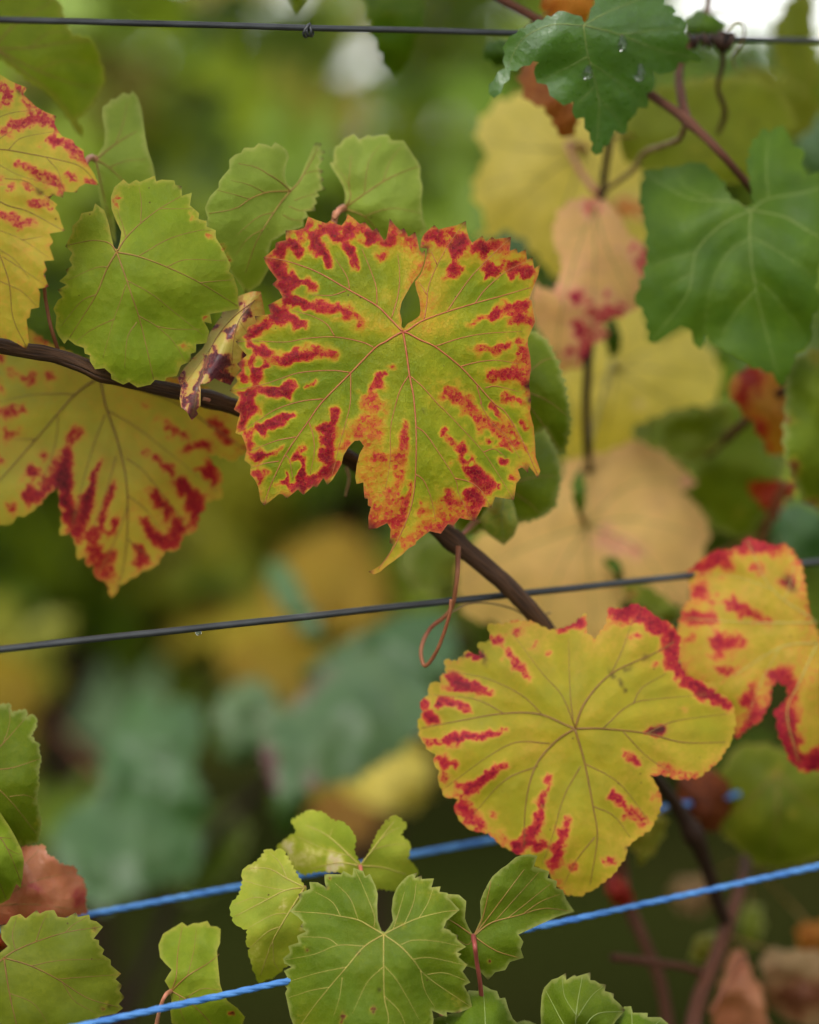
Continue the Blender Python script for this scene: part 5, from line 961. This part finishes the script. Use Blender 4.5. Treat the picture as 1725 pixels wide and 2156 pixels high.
leaf(S5, 'AB', 's1 1085,1930 1056,1880 1080,1840 1100,1810 1060,1770 1026,1730 1016,1650 1046,1578 1110,1540 1168,1505 1200,1530 1240,1510 1272,1511 1330,1496 1350,1530 1388,1531 1414,1548 1410,1640 1390,1690 1400,1800 1410,1900 1430,1960 1460,2010 1522,2056 1570,2112 1550,2170 1500,2190 1450,2260 1350,2250 1250,2270 1180,2200 1100,2150 1090,2060 1100,2000', 1.068, 'green', 's1 1100,1945',
     'small drooping green leaf on a pink stalk, crossed by the blue twine', 's1 1100,1945 1200,1850 1330,1770 1405,1710 ; 1100,1945 1220,2020 1340,2140 1400,2240 ; 1100,1945 1130,1850 1140,1700 1170,1520', 's1 1200,1985 1300,1930 1420,1945 ; 1200,1850 1240,1700 1260,1540 ; 1150,1980 1160,2080 1200,2180',
     's1 1492,2078,12,.98 ; 1400,1600,14,.5', g=(0.10, -0.05), dome=0.010, h=9, base=(0.14, 0.1), edge=(0.16, 8), vcol='brown', vw=3.2, burn='s1 1492,2080,11 ; 1200,1990,5', seed=257, folds=[(cv('s1', 1100, 1945), cv('s1', 1420, 1945), 0.3, 0.2, 12)],
     pet=[cv('s1', 1098, 1945) + (1.066,), cv('s1', 1060, 1975) + (1.062,), cv('s1', 1025, 2060) + (1.064,), cv('s1', 1000, 2180) + (1.07,), (320, 2215, 1.075)], pet_w=5.5)
leaf(S5, 'AC', 's1 -200,150 -80,110 64,106 75,165 112,151 168,141 170,190 208,171 239,203 230,260 200,310 222,341 249,356 254,420 264,460 245,560 250,640 235,700 248,780 266,860 255,930 240,990 150,1020 50,980 -150,900 -300,600 -300,300', 1.075, 'mid_green', 's1 -150,520', 'green leaf with fine teeth hanging high on the left edge shoot', 's1 -150,520 0,380 160,200 ; -150,520 50,520 250,460 ; -150,520 60,720 230,930', 's1 60,700 160,690 240,720 ; 20,360 60,240 60,120', 's1 245,870,26,.5',
     g=(0.08, 0), h=9, base=(0.20, 0.12), edge=(0.1, 8), vcol='brown', vw=3, micro=(9, 2.6), seed=263, pet=back_pet('s1 -150,520', 1.075, (-110, 1560, 1.085)))
leaf(S5, 'AD', 's1 0,800 60,890 100,960 140,1040 154,1110 145,1220 132,1284 105,1260 62,1355 0,1390 -150,1350 -250,1100 -150,850', 1.058, 'green', 's1 -130,880', 'small smooth green leaf overlapping the reddish brown leaf', 's1 -130,880 -20,940 60,1060 140,1260 ; -130,880 -60,1100 40,1360', 's1 0,960 80,970 ; 40,1030 120,1070',
     '', g=(0.05, 0), h=9, base=(0.08, 0.1), edge=(0.2, 7), vcol='dark', vw=3, seed=269, pet=back_pet('s1 -130,880', 1.058, (-90, 1760, 1.08)))
leaf(S5, 'AE', 's1 100,1050 150,1020 282,1012 300,1070 353,1096 380,1130 484,1156 490,1200 524,1218 555,1310 545,1380 560,1444 400,1480 200,1490 0,1520 -100,1450 0,1300', 1.090, 'brown', 's1 -60,1400', 'reddish brown puckered leaf behind the olive leaf', 's1 -60,1400 200,1390 540,1430 ; -60,1400 200,1250 480,1180 ; -60,1400 100,1200 250,1040', '', 's1 500,1350,40,.66 ; 230,1280,30,.6 ; 250,1440,120,.25',
     g=(0.1, 0), h=9, wave=0.006, base=(0.12, 0.2), edge=(0.2, 12), vcol='brown', vw=3, micro=(9, 3), seed=271, quilt=0.003, pet=back_pet('s1 -60,1400', 1.09, (-100, 1880, 1.078)))
leaf(S5, 'AE2', 's1 -60,1570 0,1580 40,1600 52,1650 30,1680 -40,1690', 1.085, 'orange', 's1 -50,1620', 'rusty orange leaf bit between the olive leaf and the left edge', '', '', '', h=9, base=(0.5, 0.1), seed=272, pet=back_pet('s1 -50,1620', 1.085, (-100, 2000, 1.075)))

# --- shoot 6: hanging from above at the left, and leaves at the top
S6 = shoot('shoot above the upper wire with leaves hanging into the picture')
cane(S6, [(-250, -180, 1.12), (0, -170, 1.13), (300, -190, 1.15), (700, -170, 1.19), (1000, -190, 1.22)], 15, 'cane')
leaf(S6, 'F', 'r1 -300,-150 0,-120 300,-60 420,30 440,140 500,240 620,258 670,350 690,420 719,500 715,580 660,680 600,760 536,815 530,850 570,900 567,945 530,920 480,830 400,720 300,620 200,560 100,480 20,420 -100,350 -300,300', 1.128, 'green', 'r1 -40,330', 'yellow green leaf with rolled pale lower edge behind the upper wire', 'r1 -40,330 200,330 450,290 640,280 ; -40,330 250,480 520,580 700,600 ; -40,330 200,520 400,680 560,930 ; -40,330 120,150 350,20', 'r1 250,480 430,420 690,440 ; 200,330 330,230 480,220',
     '', g=(0.05, 0.0), h=12, dome=0.014, teeth=None, base=(0.16, 0.16), vcol='brown', vw=3, micro=(16, 3.5), seed=281, folds=[(cv('r1', 0, 330), cv('r1', 540, 900), 0.0, 0.0, 12)], pet=[cv('r1', -40, 330) + (1.128,), cv('r1', -20, 200) + (1.15,), (-20, -60, 1.14), (0, -170, 1.13)])
leaf(S6, 'AL', [(765, -50), (800, -80), (880, -70), (893, 20), (872, 80), (852, 140), (825, 155), (800, 110), (782, 50)], 1.19, 'deep_green', (820, -60), 'dark green leaf tip hanging down past the upper wire', h=13, base=(0.3, 0.2), teeth=(30, 6), seed=283, pet=[(820, -60, 1.19), (800, -120, 1.195), (760, -170, 1.195)])
leaf(S6, 'AL2', [(590, -60), (640, -70), (650, -10), (622, 26), (605, -5)], 1.17, 'light_green', (610, -60), 'tiny green leaf tip at the top above the upper wire', h=13, base=(0.1, 0.1), seed=285, pet=[(610, -60, 1.17), (600, -120, 1.18), (600, -175, 1.18)])

# --- shoot 7: behind, lower left: grey green leaves out of focus
S7 = shoot('out of focus shoot with grey green leaves behind the twine')
cane(S7, [(200, 2350, 1.6), (300, 2050, 1.6), (420, 1800, 1.62), (600, 1620, 1.63), (800, 1480, 1.6), (980, 1330, 1.56)], 13, 'dark_cane')
for k, (pts, d_, mt, bs, lb, st) in enumerate((
    ([(215, 1600), (250, 1520), (300, 1465), (350, 1490), (400, 1475), (425, 1540), (400, 1620), (440, 1700), (400, 1740), (300, 1720), (230, 1690)], 1.58, 'teal', 0.25, 'upper of two large blurred grey green leaves at the left', ''),
    ([(112, 1760), (180, 1690), (270, 1650), (360, 1680), (420, 1760), (400, 1840), (320, 1860), (220, 1910), (150, 1870)], 1.54, 'teal', 0.32, 'lower of two large blurred grey green leaves at the left', ''),
    ([(448, 1540), (475, 1460), (540, 1435), (585, 1480), (570, 1560), (500, 1605)], 1.60, 'teal', 0.5, 'small pale blurred leaf beside the purple edged leaf', ''),
    ([(555, 1560), (620, 1480), (700, 1400), (800, 1375), (880, 1410), (905, 1500), (850, 1570), (740, 1640), (640, 1660), (600, 1700), (570, 1640)], 1.46, 'teal', 0.4, 'blurred grey green leaf with purple red rim under the middle wire', '560,1570,22,.9 575,1650,20,.95 ; 650,1650,20,.9 ; 620,1490,16,.75 700,1405,14,.75'),
    ([(640, 1430), (720, 1360), (840, 1300), (930, 1290), (955, 1380), (900, 1460), (800, 1430)], 1.52, 'teal', 0.2, 'blurred green leaf just below the tendril loop', '760,1370,20,.75'),
    ([(360, 1840), (470, 1700), (520, 1760), (470, 1850), (400, 1900)], 1.62, 'mid_green', 0.1, 'dark blurred green leaf between the grey green leaves and the cluster', ''),
    ([(740, 1600), (830, 1560), (900, 1600), (880, 1690), (800, 1700), (730, 1660)], 1.72, 'cream', 0.0, 'blurred yellow leaf behind the purple rimmed leaf', ''),
    ([(560, 1200), (600, 1190), (650, 1280), (690, 1340), (660, 1350), (600, 1280)], 1.55, 'teal', 0.35, 'slim blurred grey green leaf crossing behind the middle wire', ''),
    ([(590, 1660), (650, 1640), (640, 1710), (600, 1760), (580, 1700)], 1.5, 'deep_green', 0.1, 'dark blurred leaf tip below the purple edged leaf', ''),
    ([(560, 1230), (640, 1140), (740, 1120), (800, 1200), (790, 1300), (700, 1340), (600, 1330)], 2.0, 'ochre', 0.3, 'large blurred ochre leaf behind the middle wire', ''),
    ([(480, 1360), (580, 1320), (690, 1360), (680, 1450), (580, 1480), (490, 1440)], 2.1, 'ochre', 0.2, 'blurred ochre leaf just below the middle wire', ''),
    ([(-60, 1400), (20, 1370), (80, 1430), (60, 1520), (-20, 1540)], 2.0, 'ochre', 0.1, 'blurred ochre leaf at the left above the toothed green leaf', ''),
    ([(650, 1690), (730, 1650), (800, 1690), (780, 1760), (690, 1770)], 1.9, 'ochre', 0.6, 'blurred tan leaf behind the pale green leaf of the low cluster', ''),
    ([(850, 1180), (920, 1120), (1010, 1150), (1000, 1240), (900, 1250)], 1.34, 'mid_green', 0.3, 'bright blurred green leaf just under the tip of the speckled leaf', ''))):
    cx_, cy_ = np.mean(pts, 0)
    near = min([(300, 2050, 1.6), (420, 1800, 1.62), (600, 1620, 1.63), (800, 1480, 1.6), (980, 1330, 1.56)], key=lambda q: (q[0] - cx_) ** 2 + (q[1] - cy_) ** 2)
    leaf(S7, 'S7%d' % k, [tuple(p) for p in pts], d_, mt, (cx_, cy_ - 40), lb, strokes=('d ' + st) if st else '', g=(0.0, -0.9), h=18, teeth=(34, 9), base=(bs, 0.15), seed=300 + k, dome=0.018, wave=0.014,
         pet=[(cx_, cy_ - 40, d_), (cx_ * .6 + near[0] * .4, cy_ * .6 + near[1] * .4, d_ + 0.04), near], pet_w=4)

# ------------------------------------------------------------------ small things
def drop(x, y, d, rx, ry, label, hang=0.0):
    vs, fs = [], []; n1, n2 = 10, 14
    for i in range(n1 + 1):
        a = math.pi * i / n1
        for k in range(n2):
            b = 2 * math.pi * k / n2
            w = math.sin(a) * (1 - 0.25 * math.cos(a))
            vs.append((w * math.cos(b) * rx, w * math.sin(b) * rx * 0.45, math.cos(a) * ry))
    for i in range(n1):
        for k in range(n2):
            k2 = (k + 1) % n2
            fs.append((i * n2 + k, (i + 1) * n2 + k, (i + 1) * n2 + k2, i * n2 + k2))
    me = bpy.data.meshes.new('water_drop'); me.from_pydata(vs, [], fs); smooth(me)
    o = link('water_drop', me, M['water'], None, label, None, 'drop'); o.location = P(x, y, d)
    return o
def on_leaf(key, x, y):
    """depth at which the line of sight meets the given leaf"""
    o = ALL[key]; me = o.data
    co = np.empty(len(me.vertices) * 3, np.float32); me.vertices.foreach_get('co', co); co = co.reshape(-1, 3)
    c = (co - CN) @ RN
    px = 862.5 + c[:, 0] / -c[:, 2] * F; py = 1078 - c[:, 1] / -c[:, 2] * F
    i = np.argmin((px - x) ** 2 + (py - y) ** 2)
    return -c[i, 2]
for (qx, qy, rx, ry, lb) in ((605, 345, 0.0020, 0.0030, 'large water drop beside the midrib of the glossy dark green leaf'), (772, 205, 0.0019, 0.0032, 'long water drop high on the glossy dark green leaf'), (860, 350, 0.0019, 0.0034, 'water drop near the toothed edge of the glossy dark green leaf')):
    x, y = cv('s2', qx, qy); drop(x, y, on_leaf('J', x, y) - 0.0004, rx, ry, lb)
x = 418; yw = 1367 + (1212 - 1367) * x / 1450
drop(x, yw + 9.5, line_depth(x, 350, 1.055, 0.45), 0.0011, 0.0011, 'tiny clear water drop hanging under the middle wire')

# dried tendril wound round the upper wire, and the dark tie further along
def coil(x, x0, d0, s, p0, p1, r, turns, length, rad, mat, label, seed, name='dried_tendril', cat='tendril'):
    m_ = (p1[1] - p0[1]) / (p1[0] - p0[0]); pts = []
    for i in range(turns * 12 + 1):
        t = i / (turns * 12); xx = x + (t - 0.5) * length
        a = t * turns * 2 * math.pi
        c = P(xx, p0[1] + m_ * (xx - p0[0]), line_depth(xx, x0, d0, s))
        rr = r * (1 + 0.55 * noise.noise(Vector((t * 9, seed, 0)))); c.x += r * 1.2 * noise.noise(Vector((t * 7, seed, 4)))
        c.z -= 0.0011
        pts.append(c + Vector((0, math.cos(a) * rr, math.sin(a) * rr)))
    return link(name, tube_mesh(name, pts, rad, 6), M[mat], None, label, None, cat)
coil(650, 400, 1.05, 0.5, (0, 41), (1725, 86), 0.0020, 3, 16, 0.00055, 'wire', 'dark dried tendril knot wound round the upper wire', 1)
coil(1480, 400, 1.05, 0.5, (0, 41), (1725, 86), 0.0024, 5, 55, 0.0008, 'dark_cane', 'dark brown tangle tied round the upper wire against the sky', 2, 'wire_tie', 'tie')
coil(1525, 400, 1.05, 0.5, (0, 41), (1725, 86), 0.0030, 3, 26, 0.0012, 'dark_cane', 'second dark winding on the upper wire next to the tangle', 3, 'wire_tie', 'tie')
cane(S2, [cv('s2', 1280, 150) + (1.15,), cv('s2', 1320, 108) + (1.148,), cv('s2', 1360, 120) + (1.15,), cv('s2', 1355, 200) + (1.155,), cv('s2', 1310, 270) + (1.16,), cv('s2', 1320, 330) + (1.165,)], 2.6, 'straw', 'tendril', 6)
cane(S2, [cv('s2', 1250, 190) + (1.16,), cv('s2', 1260, 300) + (1.17,), cv('s2', 1235, 420) + (1.18,), cv('s2', 1270, 540) + (1.19,), cv('s2', 1240, 640) + (1.2,)], [6, 5, 5, 6, 5], 'red_cane', 'side_shoot')
